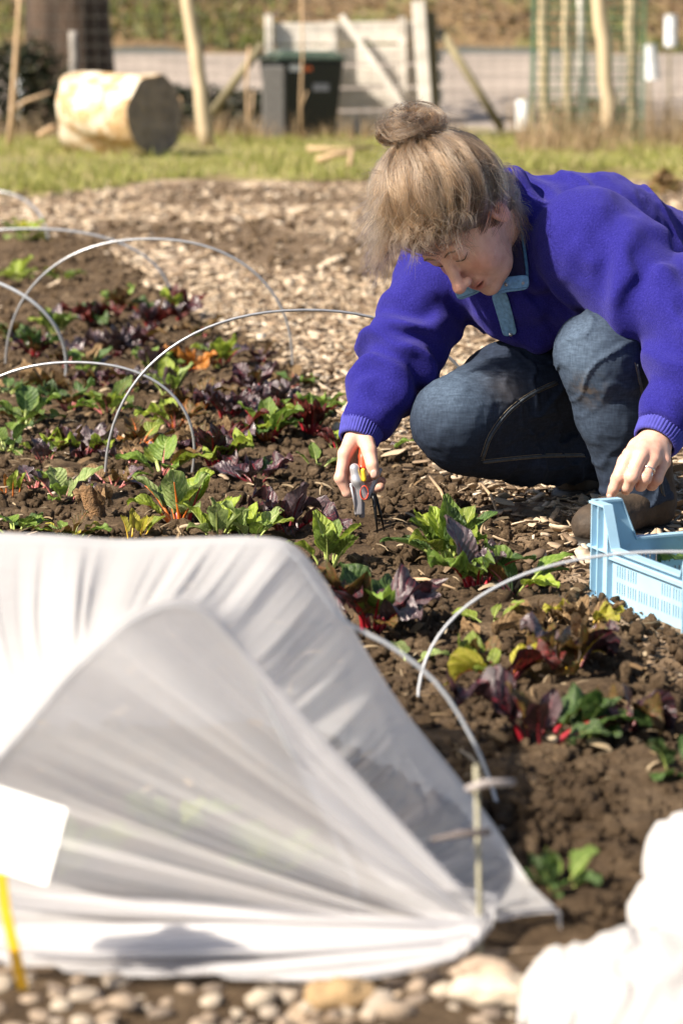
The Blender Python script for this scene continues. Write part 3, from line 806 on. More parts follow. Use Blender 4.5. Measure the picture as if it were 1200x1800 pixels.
# ================================================================ CHARD PLANTS
def leaf_curve(pl, th0, th1, n=22):
    """centre line of unit length: stalk for pl, then blade; angle runs th0 -> th1"""
    pts = [(0.0, 0.0)]; an = []
    for i in range(n):
        t = i / (n - 1); a = th0 + (th1 - th0) * t ** 1.4; an.append(a)
        pts.append((pts[-1][0] + math.cos(a) / n, pts[-1][1] + math.sin(a) / n))
    return np.array(pts[:-1]), np.array(an)
def leaf_meshes(seed, pl=0.35, th0=1.2, th1=0.3, W=0.24, cup=0.35, ruffle=0.10, savoy=0.03, twist=0.2, rw=0.028):
    r = np.random.default_rng(seed)
    n = 40; C, A = leaf_curve(pl, th0, th1, n)
    k0 = int(pl * n) - 1; nv = 12; nu = 11; V = []; UV = []
    ph = r.random(4) * 6.28
    for j in range(nv):
        t = j / (nv - 1); i = min(n - 1, int(round(k0 + (n - 1 - k0) * t)))
        c = C[i]; a = A[i]
        nrm = np.array((-math.sin(a), 0, math.cos(a))); lat = np.array((0, 1.0, 0))
        w = W * (math.sin(math.pi * min(1, t * 0.93 + 0.05) ** 0.80)) ** 0.75 * (1 - 0.12 * t)
        tw = twist * (t - 0.3)
        for k in range(nu):
            u = -1 + 2 * k / (nu - 1)
            sgn = 1 if u > 0 else -1
            wob = 1 + 0.10 * math.sin(9 * t + ph[0 if u > 0 else 1]) * abs(u) ** 3
            z = cup * w * abs(u) ** 1.6 + ruffle * W * 2.2 * u * u * math.sin((11 + 3 * sgn) * t + ph[2 + (u > 0)]) * (0.25 + t)
            z += savoy * W * 4 * (1 - abs(abs(u) - 0.5) * 1.5) * math.sin(26 * (t - 0.28 * abs(u)) + 0.5 * sgn) * (abs(u) > 0.05)
            z += 0.03 * r.normal() * W * abs(u)
            y = u * w * wob * math.cos(cup * abs(u) * 0.6)
            y, z = y * math.cos(tw) - z * math.sin(tw), y * math.sin(tw) + z * math.cos(tw)
            V.append(np.array((c[0], 0, c[1])) + lat * y + nrm * z); UV.append((u * 0.5 + 0.5, t))
    V = np.array(V)
    i = np.arange(nv - 1)[:, None] * nu + np.arange(nu - 1)[None]
    F = np.stack([i, i + nu, i + nu + 1, i + 1], -1).reshape(-1, 4)
    me = mesh("leaf", V, F, True)
    ul = me.uv_layers.new(name="uv"); UV = np.array(UV)
    li = np.empty(len(me.loops), np.int32); me.loops.foreach_get('vertex_index', li)
    ul.data.foreach_set('uv', UV[li].astype(np.float32).ravel())
    b = MB(); kk = list(range(0, min(n - 1, k0 + int((n - k0) * 0.72)), 3))
    nr = lambda i: np.array((math.sin(A[i]), 0, -math.cos(A[i]))) * 0.010
    b.tube([np.array((C[q][0], 0, C[q][1])) + nr(q) * (q > k0) for q in kk], [rw * (1.25 - 1.05 * q / kk[-1]) for q in kk], 6)
    st = mesh("stalk", b.v, b.f, True)
    return me, st
LEAF = {}
sd_ = 0
for kind, kw in dict(
        upright=dict(pl=0.34, th0=1.42, th1=0.75, W=0.21, cup=0.5, ruffle=0.09, savoy=0.025),
        mid=dict(pl=0.36, th0=1.2, th1=0.0, W=0.24, cup=0.35, ruffle=0.12, savoy=0.03),
        flat=dict(pl=0.34, th0=0.75, th1=-0.35, W=0.25, cup=0.25, ruffle=0.10, savoy=0.03),
        crinkle=dict(pl=0.30, th0=1.25, th1=-0.5, W=0.26, cup=0.5, ruffle=0.26, savoy=0.06, twist=0.7),
        curled=dict(pl=0.30, th0=1.3, th1=-1.9, W=0.20, cup=1.3, ruffle=0.30, savoy=0.06, twist=1.4),
        spoon=dict(pl=0.36, th0=1.05, th1=0.25, W=0.20, cup=0.30, ruffle=0.05, savoy=0.02)).items():
    LEAF[kind] = []
    for q in range(3):
        sd_ += 1; k2 = dict(kw); k2['th0'] += 0.12 * (q - 1); k2['th1'] += 0.35 * (q - 1); k2['W'] *= 0.9 + 0.12 * q
        LEAF[kind].append(leaf_meshes(sd_, **k2))
def leaf_material(name, lo, hi, vein, rough=0.48, trans=0.30, midw=0.045, spec=0.5, blotch=None):
    m, nt, bs, out = mat(name)
    uv = nt.nodes.new('ShaderNodeUVMap'); sp = nt.nodes.new('ShaderNodeSeparateXYZ'); nt.links.new(uv.outputs[0], sp.inputs[0])
    def M(op, a, b=None):
        n = N(nt, 'ShaderNodeMath', operation=op)
        for i, q in enumerate((a, b)):
            if q is None: continue
            if hasattr(q, 'links'): nt.links.new(q, n.inputs[i])
            else: n.inputs[i].default_value = q
        return n.outputs[0]
    au = M('ABSOLUTE', M('SUBTRACT', sp.outputs[0], 0.5)); t = sp.outputs[1]
    s1 = M('FRACT', M('MULTIPLY', M('SUBTRACT', t, M('MULTIPLY', au, 0.62)), 7.5))
    tri = M('ABSOLUTE', M('SUBTRACT', s1, 0.5))                      # 0 between veins .. 0.5 on a vein
    mid = M('LESS_THAN', au, M('MULTIPLY', M('SUBTRACT', 1.12, t), midw))
    lat = M('MULTIPLY', M('GREATER_THAN', tri, 0.445), 0.55)
    vm = M('MAXIMUM', mid, lat)
    c1 = ramp(nt, noise(nt, 14, 4, 0.6), [(0.32, lo), (0.68, hi)])
    oi = nt.nodes.new('ShaderNodeObjectInfo')
    hs = N(nt, 'ShaderNodeHueSaturation'); nt.links.new(c1, hs.inputs['Color'])
    mr = N(nt, 'ShaderNodeMapRange'); mr.inputs['To Min'].default_value = 0.65; mr.inputs['To Max'].default_value = 1.35
    nt.links.new(oi.outputs['Random'], mr.inputs[0]); nt.links.new(mr.outputs[0], hs.inputs['Value'])
    col = hs.outputs[0]
    if blotch:
        mb_ = nt.nodes.new('ShaderNodeMixRGB'); nt.links.new(ramp(nt, noise(nt, 30, 3), [(0.55, (0, 0, 0)), (0.66, (1, 1, 1))]), mb_.inputs[0])
        nt.links.new(col, mb_.inputs[1]); mb_.inputs[2].default_value = (*blotch, 1); col = mb_.outputs[0]
    mx = nt.nodes.new('ShaderNodeMixRGB'); nt.links.new(vm, mx.inputs[0]); nt.links.new(col, mx.inputs[1]); mx.inputs[2].default_value = (*vein, 1)
    nt.links.new(mx.outputs[0], bs.inputs['Base Color']); bs.inputs['Roughness'].default_value = rough
    bs.inputs['Specular IOR Level'].default_value = spec
    bump(nt, bs, M('SUBTRACT', M('MULTIPLY', tri, -1.0), M('MULTIPLY', noise(nt, 90, 3), 0.4)), 0.5, 0.006)
    tr = nt.nodes.new('ShaderNodeBsdfTranslucent'); nt.links.new(mx.outputs[0], tr.inputs[0])
    ms = nt.nodes.new('ShaderNodeMixShader'); ms.inputs[0].default_value = trans
    nt.links.new(bs.outputs[0], ms.inputs[1]); nt.links.new(tr.outputs[0], ms.inputs[2]); nt.links.new(ms.outputs[0], out.inputs[0])
    return m
LM = dict(
    green=leaf_material("green leaf", (0.085, 0.150, 0.020), (0.17, 0.26, 0.035), (0.32, 0.38, 0.12)),
    deep=leaf_material("deep green leaf", (0.030, 0.066, 0.016), (0.075, 0.135, 0.028), (0.20, 0.28, 0.09)),
    bright=leaf_material("bright green leaf", (0.19, 0.28, 0.025), (0.34, 0.41, 0.05), (0.48, 0.52, 0.17), trans=0.4),
    pale=leaf_material("pale green leaf", (0.16, 0.24, 0.06), (0.30, 0.37, 0.13), (0.50, 0.50, 0.28), trans=0.35),
    yellow=leaf_material("yellow leaf", (0.36, 0.34, 0.03), (0.50, 0.46, 0.06), (0.55, 0.40, 0.12), trans=0.45),
    purple=leaf_material("purple leaf", (0.020, 0.010, 0.014), (0.065, 0.030, 0.036), (0.20, 0.020, 0.030), rough=0.30, trans=0.12, spec=0.7),
    silver=leaf_material("silvery purple leaf", (0.045, 0.030, 0.038), (0.13, 0.095, 0.10), (0.14, 0.05, 0.06), rough=0.28, trans=0.1, spec=0.9),
    red=leaf_material("dark red leaf", (0.060, 0.012, 0.010), (0.135, 0.028, 0.018), (0.35, 0.02, 0.03), trans=0.3),
    bronze=leaf_material("bronze leaf", (0.060, 0.036, 0.010), (0.135, 0.072, 0.020), (0.26, 0.09, 0.03), trans=0.25, blotch=(0.09, 0.12, 0.02)),
    brown=leaf_material("withered brown leaf", (0.12, 0.070, 0.032), (0.29, 0.19, 0.10), (0.40, 0.29, 0.16), rough=0.8, trans=0.2, spec=0.2),
    orange=leaf_material("orange leaf", (0.35, 0.11, 0.02), (0.45, 0.19, 0.03), (0.5, 0.28, 0.08), trans=0.35))
def stalk_material(name, c): return simple(name, c, 0.35, var=0.2, scale=30, bmp=0.15, spec=0.5)
SM = dict(red=stalk_material("red stalk", (0.30, 0.012, 0.022)), orange=stalk_material("orange stalk", (0.50, 0.13, 0.02)), green=stalk_material("green stalk", (0.30, 0.36, 0.10)),
          pink=stalk_material("pink stalk", (0.42, 0.13, 0.12)), dark=stalk_material("dark red stalk", (0.13, 0.012, 0.018)), tan=stalk_material("dry stalk", (0.36, 0.25, 0.13)), yellow=stalk_material("yellow stalk", (0.55, 0.36, 0.04)))
def make_leaf(parent, kind, q, mk_, sk_, size, az, tilt, off=(0, 0, 0), roll=0.0):
    me, st = LEAF[kind][q % 3]
    o = bpy.data.objects.new("leaf", me); COL.objects.link(o); o.parent = parent
    if not me.materials: me.materials.append(LM['green'])
    o.material_slots[0].link = 'OBJECT'; o.material_slots[0].material = LM[mk_]
    o.location = off; o.rotation_euler = (roll, tilt, az); o.scale = (size,) * 3
    s_ = bpy.data.objects.new("stalk", st); COL.objects.link(s_); s_.parent = o
    if not st.materials: st.materials.append(SM['green'])
    s_.material_slots[0].link = 'OBJECT'; s_.material_slots[0].material = SM[sk_]
    return o
def plant(name, px, py, n, size, kinds, mats, stalks, label, cat="chard plant", seed=0, spread=0.02, group="chard plants in the bed", az=None, zoff=0.0):
    r = random.Random(seed * 31 + int(px) * 7 + int(py))
    g = G(px, py); z = float(bed_z(np.array([g[0]]), np.array([g[1]]))[0]) + 0.008 + zoff
    rt = empty(name, (g[0], g[1], z)); tag(rt, label, cat, group)
    n = int(round(n * (1.7 if py < 985 else 1.4 if py < 1010 else 1.1))); size *= 0.84 if py < 985 else (0.84 if py > 1100 else 0.94)
    if py < 900: mats = list(mats) + [mats[0], ['silver', 'bronze', 'bright', 'brown'][int(px) % 4]]
    for i in range(n):
        a = (az[i % len(az)] if az else i * 2.4 + r.uniform(-0.5, 0.5)); inner = i / max(1, n - 1)
        s = size * r.uniform(0.72, 1.12) * (1.0 - 0.25 * inner)
        rad = spread * r.uniform(0.2, 1)
        make_leaf(rt, r.choice(kinds), r.randrange(3), r.choice(mats), r.choice(stalks), s, a, r.uniform(-0.18, 0.22), (rad * math.cos(a), rad * math.sin(a), -0.004), r.uniform(-0.25, 0.25))
    return rt
U, MI, FL, CR, CU, SPN = 'upright', 'mid', 'flat', 'crinkle', 'curled', 'spoon'
RA = ['red', 'red', 'pink']
plist = [
 # px, py, n, size, kinds, leaf colours, stalks, label
 (790, 1005, 20, .135, [U, MI, SPN, SPN], ['deep', 'green', 'green', 'deep', 'bright'], ['green'], "bushy deep green clump just right of the pruner tips"),
 (838, 1050, 6, .15, [MI, U, CR], ['silver', 'deep', 'bronze', 'green'], ['red'], "chard with vivid red stalks and a drooping dark leaf right of the bushy clump"),
 (905, 1058, 7, .12, [MI, SPN], ['green', 'bright', 'bronze'], ['pink', 'green'], "small green chard left of the blue crate's near corner"),
 (655, 1125, 10, .19, [MI, CR, U], ['silver', 'purple', 'deep', 'bronze', 'deep', 'green'], ['red'], "dark leaved chard with crimson base at the right edge of the cover"),
 (578, 1012, 5, .13, [MI, U], ['green', 'bright'], ['green'], "small fresh green plant peeping over the cover's right shoulder"),
 (862, 1112, 4, .10, [FL, SPN], ['bright', 'green'], ['green'], "two bright green leaves crossing the near bare hoop"),
 (853, 1150, 2, .11, [CU, U], ['brown', 'brown'], ['tan'], "hanging tan withered leaf left of the near bare hoop"),
 (955, 1118, 9, .09, [CU], ['brown'], ['tan'], "crumpled dead brown rosette, the left of two below the crate"),
 (1032, 1125, 8, .10, [CU, CR], ['brown', 'brown', 'brown', 'yellow'], ['tan', 'yellow'], "dead brown chard with a yellow green tip below the crate"),
 (1000, 1205, 9, .15, [CR, MI, CU], ['purple', 'silver', 'purple', 'bronze'], ['dark', 'yellow'], "dark purple curly chard below the dead rosettes"),
 (885, 1225, 8, .13, [CR, CU, MI], ['bronze', 'red', 'purple', 'yellow', 'bright'], ['dark', 'orange'], "bronze and yellow chard inside the near bare hoop"),
 (945, 1345, 6, .17, [U, CR, FL], ['deep', 'purple', 'bronze'], ['dark', 'red'], "blurred chard with thick crimson stalks in the right foreground"),
 (1025, 1330, 8, .10, [FL, MI], ['deep'], ['green'], "dark green weed right of the thick crimson stalks"),
 (1098, 1310, 7, .12, [CR, CU], ['purple', 'bronze', 'brown'], ['dark'], "dark brown curled plant in the right foreground"),
 (1185, 1395, 9, .085, [FL, MI], ['deep'], ['green'], "low green weed cut by the right edge of the picture"),
 (975, 1590, 14, .065, [FL, U, MI], ['deep', 'green', 'deep'], ['green'], "low green weed between the cover and the white bundle"),
 (722, 1186, 2, .11, [FL], ['pale'], ['green'], "single pale leaf lying on the soil left of the near bare hoop"),
 (563, 835, 3, .09, [FL, SPN], ['pale', 'green'], ['green'], "small pale green seedling left of the hand with the pruners"),
 (672, 812, 3, .09, [FL, MI], ['bright', 'green'], ['green'], "small bright green leaf right of the hand with the pruners"),
 (500, 955, 7, .15, [U, CR], ['purple', 'silver', 'purple'], ['red', 'dark'], "upright crinkled purple chard with red ribs at the top of the cover"),
 (385, 965, 6, .13, [U, MI], ['pale', 'bright', 'pale'], ['green'], "pale green upright leaves behind the cover, left of the crinkled purple chard"),
 (440, 968, 6, .12, [U, MI], ['bright', 'pale', 'green'], ['green'], "fresh light green leaves between the pale upright leaves and the purple chard"),
 (318, 940, 7, .17, [U, MI], ['green', 'pale', 'bright', 'deep'], ['orange', 'red', 'orange'], "chard with orange stalks rising behind the middle of the cover"),
 (240, 962, 3, .09, [U], ['yellow', 'bright'], ['yellow'], "upright yellow leaf behind the cover beside the brown stump"),
 (125, 962, 8, .09, [MI, FL], ['green', 'bronze', 'yellow', 'green'], ['green'], "low mixed green leaves behind the left of the cover"),
 (28, 950, 4, .11, [FL, MI], ['deep', 'green'], ['green'], "flat green leaves behind the cover at the left edge"),
 (112, 898, 5, .12, [MI, U, FL], ['pale', 'green', 'pale'], ['green', 'pink'], "pale green chard left of the brown stump"),
 (18, 880, 3, .08, [U, MI], ['orange'], ['orange'], "small orange leaf standing alone at the left edge"),
 (285, 848, 5, .16, [MI, FL], ['green', 'bright', 'green'], ['green', 'pink'], "broad green chard between the feet of the two nearest bare hoops"),
 (378, 832, 8, .15, [CR, MI], ['purple', 'red', 'purple'], ['red', 'dark'], "dark red purple chard right of the low hoop's foot"),
 (452, 862, 4, .15, [FL, CR], ['purple', 'deep'], ['dark'], "drooping purple leaves left of the bare soil by the pruners"),
 (150, 812, 8, .14, [CR], ['silver', 'silver', 'purple', 'bronze'], ['dark', 'pink'], "silvery purple crinkled chard left of the tall hoop's foot"),
 (78, 820, 5, .10, [MI, CR], ['silver', 'green', 'bronze'], ['pink'], "small mottled chard at the left above the pale green one"),
 (246, 795, 5, .13, [MI, CR, FL], ['bronze', 'orange', 'brown'], ['orange'], "bronze orange leaves behind the tall hoop's foot"),
 (225, 830, 4, .10, [CR], ['silver', 'brown'], ['pink'], "grey brown crinkled leaves beside the tall hoop's foot"),
 (300, 712, 7, .15, [MI, U], ['pale', 'bright', 'green'], ['green'], "light green chard seen through the top of the low hoop"),
 (470, 785, 9, .16, [MI, U], ['green', 'bright', 'green', 'deep'], ['red', 'orange'], "leafy green chard with red stalks left of her sleeve"),
 (545, 775, 8, .15, [MI, CR, U], ['red', 'green', 'red', 'deep'], ['red'], "chard with one glossy dark red leaf beside her sleeve"),
 (598, 805, 5, .10, [CR, MI], ['red', 'purple', 'green'], ['red', 'green'], "small dark red chard touching her cuff"),
 (400, 745, 8, .14, [CR], ['silver', 'purple', 'purple'], ['red', 'dark'], "purple silver chard in the middle of the bed"),
 (345, 735, 7, .14, [CR, MI], ['bronze', 'purple', 'brown'], ['dark', 'orange'], "bronze and purple chard under the crossing of the two hoops"),
 (45, 760, 9, .13, [MI, FL], ['green', 'deep', 'bright', 'bronze'], ['green'], "broad patch of green leaves at the left edge under the low hoop"),
 (12, 800, 5, .11, [MI, FL], ['deep', 'green'], ['green'], "dark green leaves at the left edge below the broad patch"),
 (190, 742, 9, .13, [MI, U, FL], ['green', 'bright', 'pale', 'bronze'], ['green', 'pink'], "green chard under the left half of the low hoop"),
 (120, 735, 6, .12, [MI, CR], ['deep', 'bronze', 'green'], ['pink'], "mottled dark green chard left under the low hoop"),
 (85, 700, 5, .12, [CR, CU], ['brown', 'bronze'], ['tan'], "brown fading chard above the low hoop's left half"),
 (268, 665, 7, .15, [MI, U, CR], ['green', 'purple', 'green'], ['green', 'dark'], "green and purple chard just above the low hoop"),
 (155, 668, 6, .14, [U, MI], ['green', 'silver', 'deep'], ['green'], "green leaf beside a silvery one above the low hoop's top"),
 (335, 662, 6, .13, [CR, MI], ['orange', 'bronze', 'purple'], ['orange'], "orange brown chard left of the tall hoop's side"),
 (388, 655, 9, .15, [MI, U], ['bright', 'green', 'bright'], ['red', 'green'], "bright green chard standing alone by the bark path"),
 (445, 705, 7, .14, [CR, MI], ['purple', 'silver', 'purple'], ['dark', 'red'], "low purple chard under the tall hoop's crown"),
 (515, 690, 7, .13, [MI, FL], ['green', 'deep', 'brown'], ['red'], "green chard with red base at the right foot of the second hoop"),
 (205, 640, 8, .15, [CR], ['silver', 'purple', 'silver'], ['dark'], "dark silvery chard inside the second hoop"),
 (60, 640, 6, .14, [CR, MI], ['purple', 'deep', 'bronze'], ['dark', 'red'], "dark chard inside the second hoop's left foot"),
 (100, 598, 7, .16, [MI, U], ['green', 'deep', 'bright'], ['green'], "green chard left inside the second hoop"),
 (318, 572, 5, .20, [U, CR], ['red', 'purple', 'red'], ['dark', 'red'], "tall dark red chard at the right foot of the farthest hoop"),
 (268, 590, 7, .17, [CR, U], ['red', 'purple', 'bronze'], ['red'], "dark red chard left of the tall dark red one"),
 (160, 585, 8, .16, [U, CR, MI], ['red', 'bronze', 'deep', 'purple'], ['red', 'dark'], "reddish bronze chard in the far middle of the bed"),
 (215, 560, 6, .15, [MI, CR], ['green', 'bronze', 'deep'], ['green', 'red'], "faint green chard behind the silvery one"),
 (25, 610, 6, .14, [MI, FL], ['deep', 'green', 'bronze'], ['green'], "dark green chard at the far left edge by the crossing hoops"),
 (40, 430, 8, .22, [MI, FL], ['bright', 'pale', 'yellow'], ['green'], "far pale green weed at the upper left edge"),
 (110, 500, 6, .15, [MI, FL], ['green', 'bronze'], ['green'], "small blurred green weed in the far dark soil"),
 (30, 500, 6, .15, [FL, MI], ['green', 'bright'], ['green'], "small blurred green weed at the far left edge"),
]
plist += [
 (232, 700, 7, .12, [MI, CR, FL], ['green', 'bronze', 'purple'], ['green', 'pink'], "low bronze green chard inside the low hoop near its top"),
 (420, 790, 6, .13, [CR, MI], ['purple', 'red', 'silver'], ['red', 'dark'], "low maroon chard between the leafy green one and the low hoop"),
 (60, 870, 5, .10, [MI, FL], ['bronze', 'green', 'brown'], ['pink'], "low fading chard between the orange leaf and the pale green one"),
 (200, 868, 5, .10, [FL, CR], ['silver', 'brown', 'bronze'], ['pink'], "low brown chard right behind the rotten stump"),
 (355, 800, 6, .12, [CR, CU], ['brown', 'purple', 'bronze'], ['dark'], "withered maroon chard inside the low hoop's right foot"),
 (480, 728, 6, .12, [CR, MI], ['silver', 'purple', 'green'], ['red'], "low purple chard behind the leafy green one"),
 (565, 735, 6, .11, [MI, CR], ['green', 'bronze', 'deep'], ['red'], "low green chard at the path edge behind the dark red leaf"),
 (310, 760, 6, .13, [MI, CR], ['bronze', 'orange', 'green'], ['orange', 'pink'], "orange tinged chard in the middle of the low hoop"),
 (180, 690, 6, .12, [CR, MI], ['purple', 'bronze', 'deep'], ['dark'], "low dark chard touching the top of the low hoop"),
 (120, 655, 6, .13, [MI, CR], ['bronze', 'brown', 'green'], ['pink'], "fading brown green chard left of the silvery leaf"),
 (240, 625, 6, .14, [CR, MI], ['purple', 'bronze', 'red'], ['dark', 'red'], "maroon chard in the middle of the second hoop"),
 (350, 608, 6, .13, [MI, CR], ['bronze', 'deep', 'brown'], ['red'], "low bronze chard by the path right of the tall dark red one"),
 (15, 705, 6, .12, [MI, FL], ['deep', 'bronze', 'green'], ['green'], "dark leaves at the left edge just above the low hoop"),
 (455, 648, 5, .12, [CR, MI], ['purple', 'silver', 'brown'], ['red'], "small purple chard inside the second hoop's right foot")]
for i, a_ in enumerate(plist):
    plant("chard_plant" if 'weed' not in a_[7] else "weed", *a_, seed=i, cat="chard plant" if 'weed' not in a_[7] else "weed")

# dried stump with crinkled skin
g = G(172, 925); st_ = empty("dry_stump", (g[0], g[1], 0.0)); tag(st_, "brown rotten chard stump standing at the tall hoop's foot", "stump")
na, nz = 26, 16; V = []
for i in range(nz):
    for k in range(na): V.append((2 * math.pi * k / na, i / (nz - 1), 0))
V = np.array(V); rr_ = 0.021 * (1.1 - 0.15 * V[:, 1]) * (1 + 0.35 * fbm(np.stack([np.cos(V[:, 0]) * 2.2, np.sin(V[:, 0]) * 2.2, V[:, 1] * 2], 1), 4, 44))
V = np.stack([np.cos(V[:, 0]) * rr_ - 0.012 * V[:, 1], np.sin(V[:, 0]) * rr_, V[:, 1] * 0.082 * (1 + 0.12 * np.sin(V[:, 0] * 3)) - 0.005], 1)
F = [(i * na + k, i * na + (k + 1) % na, (i + 1) * na + (k + 1) % na, (i + 1) * na + k) for i in range(nz - 1) for k in range(na)]
V = np.concatenate([V, [[-0.012, 0, 0.07]]]); F += [((nz - 1) * na + k, (nz - 1) * na + (k + 1) % na, len(V) - 1) for k in range(na)]
link("core", mesh("core", V, F, True), simple("rotten stalk", (0.19, 0.105, 0.045), 0.9, var=0.6, scale=60, bmp=1.0, bdist=0.01), st_)
for k in range(3): make_leaf(st_, 'curled', k, 'brown', 'tan', 0.06, k * 2.1 + 1, 0.1, (0.0, 0, 0.045))

# ================================================================ HOOPS
M_HOOP = simple("galvanised hoop", (0.40, 0.41, 0.43), 0.35, 0.55, var=0.12, scale=60, bmp=0.05)
M_HOOPP = simple("pale plastic hoop", (0.40, 0.42, 0.45), 0.4, var=0.08, bmp=0)
def hoop(a, b, top, r_, lab, m=M_HOOP, lean=(0, 0, 0)):
    """a, b feet on the ground; top = apex point"""
    a = np.asarray(a, float); b = np.asarray(b, float); top = np.asarray(top, float)
    mid = (a + b) / 2; pts = []
    for k in range(41):
        th = math.pi * k / 40
        cx, sy_ = -math.cos(th), math.sin(th)
        p = mid + (b - a) / 2 * (np.sign(cx) * abs(cx) ** 0.92) + (top - mid) * sy_ ** 0.85
        pts.append(p)
    pts = [a - np.array((0, 0, 0.12))] + pts + [b - np.array((0, 0, 0.12))]
    o_ = np.array((mid[0], mid[1], 0))
    mb = MB(); mb.tube([p - o_ for p in pts], r_, 8)
    return tag(mb.build("hoop", m, None, True, loc=tuple(o_)), lab, "hoop", "bent hoops over the bed")
hoop(G(185, 862), G(868, 850), P(533, 545, 5.1), 0.0031, "tall grey hoop passing behind her sleeve")
hoop(G(10, 652), G(513, 662), P(268, 420, 7.0), 0.0038, "second grey hoop standing whole behind the chard")
hoop(G(-190, 540), G(301, 548), P(60, 402, 8.9), 0.005, "farthest grey hoop at the upper left")
hoop(G(-130, 830), G(336, 842), P(138, 637, 5.25), 0.0033, "low grey hoop at the left nearest the cover")
hoop(G(-420, 640), G(116, 668), P(-150, 470, 6.9), 0.005, "pale hoop cut by the left edge", M_HOOPP)
hoop(G(-120, 420), G(85, 425), P(-20, 335, 13.0), 0.006, "distant thin hoop at the upper left edge")
hoop(G(735, 1272), G(1660, 1262), P(1170, 970, 3.35), 0.0021, "near pale hoop crossing in front of the blue crate", M_HOOPP)

# ================================================================ THE WHITE COVER
def cloth_material(name, alpha=0.2, col=(0.86, 0.85, 0.86)):
    m, nt, bs, out = mat(name)
    f = noise(nt, 40, 4)
    nt.links.new(ramp(nt, f, [(0.3, tuple(c * 0.94 for c in col)), (0.7, col)]), bs.inputs['Base Color'])
    bs.inputs['Roughness'].default_value = 0.85; bs.inputs['Specular IOR Level'].default_value = 0.15
    tc = nt.nodes.new('ShaderNodeTexCoord')
    hs = []
    for st in ((1, 0.15, 0.15), (0.15, 0.15, 1)):
        mp = nt.nodes.new('ShaderNodeMapping'); mp.inputs['Scale'].default_value = st; nt.links.new(tc.outputs['Object'], mp.inputs[0])
        w = N(nt, 'ShaderNodeTexWave', Scale=700.0, Distortion=0.6); nt.links.new(mp.outputs[0], w.inputs['Vector']); hs.append(w.outputs['Fac'])
    ad = N(nt, 'ShaderNodeMath', operation='ADD'); nt.links.new(hs[0], ad.inputs[0]); nt.links.new(hs[1], ad.inputs[1])
    bump(nt, bs, ad.outputs[0], 0.25, 0.001)
    tr = N(nt, 'ShaderNodeBsdfTranslucent'); tr.inputs[0].default_value = (*[c * 0.95 for c in col], 1)
    m1 = nt.nodes.new('ShaderNodeMixShader'); m1.inputs[0].default_value = 0.53
    nt.links.new(bs.outputs[0], m1.inputs[1]); nt.links.new(tr.outputs[0], m1.inputs[2])
    tp = nt.nodes.new('ShaderNodeBsdfTransparent'); m2 = nt.nodes.new('ShaderNodeMixShader')
    mr = N(nt, 'ShaderNodeMapRange'); mr.inputs['From Max'].default_value = 2.0; mr.inputs['To Min'].default_value = alpha * 1.5; mr.inputs['To Max'].default_value = alpha * 0.5
    nt.links.new(ad.outputs[0], mr.inputs[0]); nt.links.new(mr.outputs[0], m2.inputs[0])
    nt.links.new(m1.outputs[0], m2.inputs[1]); nt.links.new(tp.outputs[0], m2.inputs[2]); nt.links.new(m2.outputs[0], out.inputs[0])
    return m
M_NET = cloth_material("crop cover net", 0.36, (0.93, 0.92, 0.93))
def poly(pts, n):
    """resample a polyline of points through a smooth curve"""
    p = np.array(pts, float); m = len(p)
    d = np.concatenate([[0], np.cumsum(np.linalg.norm(np.diff(p, axis=0), axis=1))]); d /= d[-1]
    T = np.zeros_like(p)
    for i in range(m):
        i0, i1 = max(0, i - 1), min(m - 1, i + 1); T[i] = (p[i1] - p[i0]) / (d[i1] - d[i0])
    out = []
    for t in np.linspace(0, 1, n):
        i = min(m - 2, max(0, int(np.searchsorted(d, t) - 1))); h = d[i + 1] - d[i]; s = (t - d[i]) / h
        out.append((2 * s ** 3 - 3 * s ** 2 + 1) * p[i] + (s ** 3 - 2 * s ** 2 + s) * h * T[i] + (-2 * s ** 3 + 3 * s ** 2) * p[i + 1] + (s ** 3 - s ** 2) * h * T[i + 1])
    return np.array(out)
NA = 420
C0 = G(880, 1668) + np.array((0, 0, 0.02))
# crease over the front hoop, from the left ground round to the gathered corner
K = poly([G(-420, 1640), P(-180, 1490, 2.42), P(-60, 1390, 2.38), P(40, 1278, 2.36), P(130, 1172, 2.35), P(230, 1085, 2.35), P(320, 1056, 2.35), P(395, 1105, 2.36), P(450, 1190, 2.37), P(505, 1300, 2.38), P(575, 1430, 2.40), P(700, 1570, 2.42), C0], NA)
# top silhouette over the second hoop down to the gathered corner
T_ = poly([G(-520, 1400), P(-420, 1180, 2.86), P(-250, 985, 2.86), P(-100, 945, 2.86), P(60, 946, 2.86), P(200, 955, 2.86), P(340, 951, 2.86), P(440, 949, 2.86), P(505, 960, 2.86), P(560, 1020, 2.83), P(600, 1090, 2.80), P(700, 1250, 2.72), P(800, 1375, 2.64), P(880, 1478, 2.57), G(985, 1652) + np.array((0, 0, 0.01))], NA)
# hem on the ground, from the left to the corner
E = poly([G(-420, 1690), G(-150, 1712), G(60, 1735), G(300, 1752), G(560, 1758), G(760, 1735), G(850, 1690), C0 + np.array((0.0, -0.01, -0.01))], NA)
def fold(t, k, seed):
    n_ = vnoise(np.stack([t * k, t * 0 + seed, t * 0], 1), seed); n2 = vnoise(np.stack([t * k * 2.3, t * 0 + seed, t * 0], 1), seed + 3)
    return n_ + 0.45 * n2
a_ = np.linspace(0, 1, NA)
cover = empty("crop_cover", tuple(np.array((C0[0] - 0.2, C0[1] + 0.2, 0)))); tag(cover, "white netting crop cover stretched over hoops in the foreground", "crop cover")
co = np.array(cover.location)
# end panel: threads run fan-wise from the gathered corner to the crease (and to the left hem)
ns = 70; V = np.zeros((ns, NA, 3))
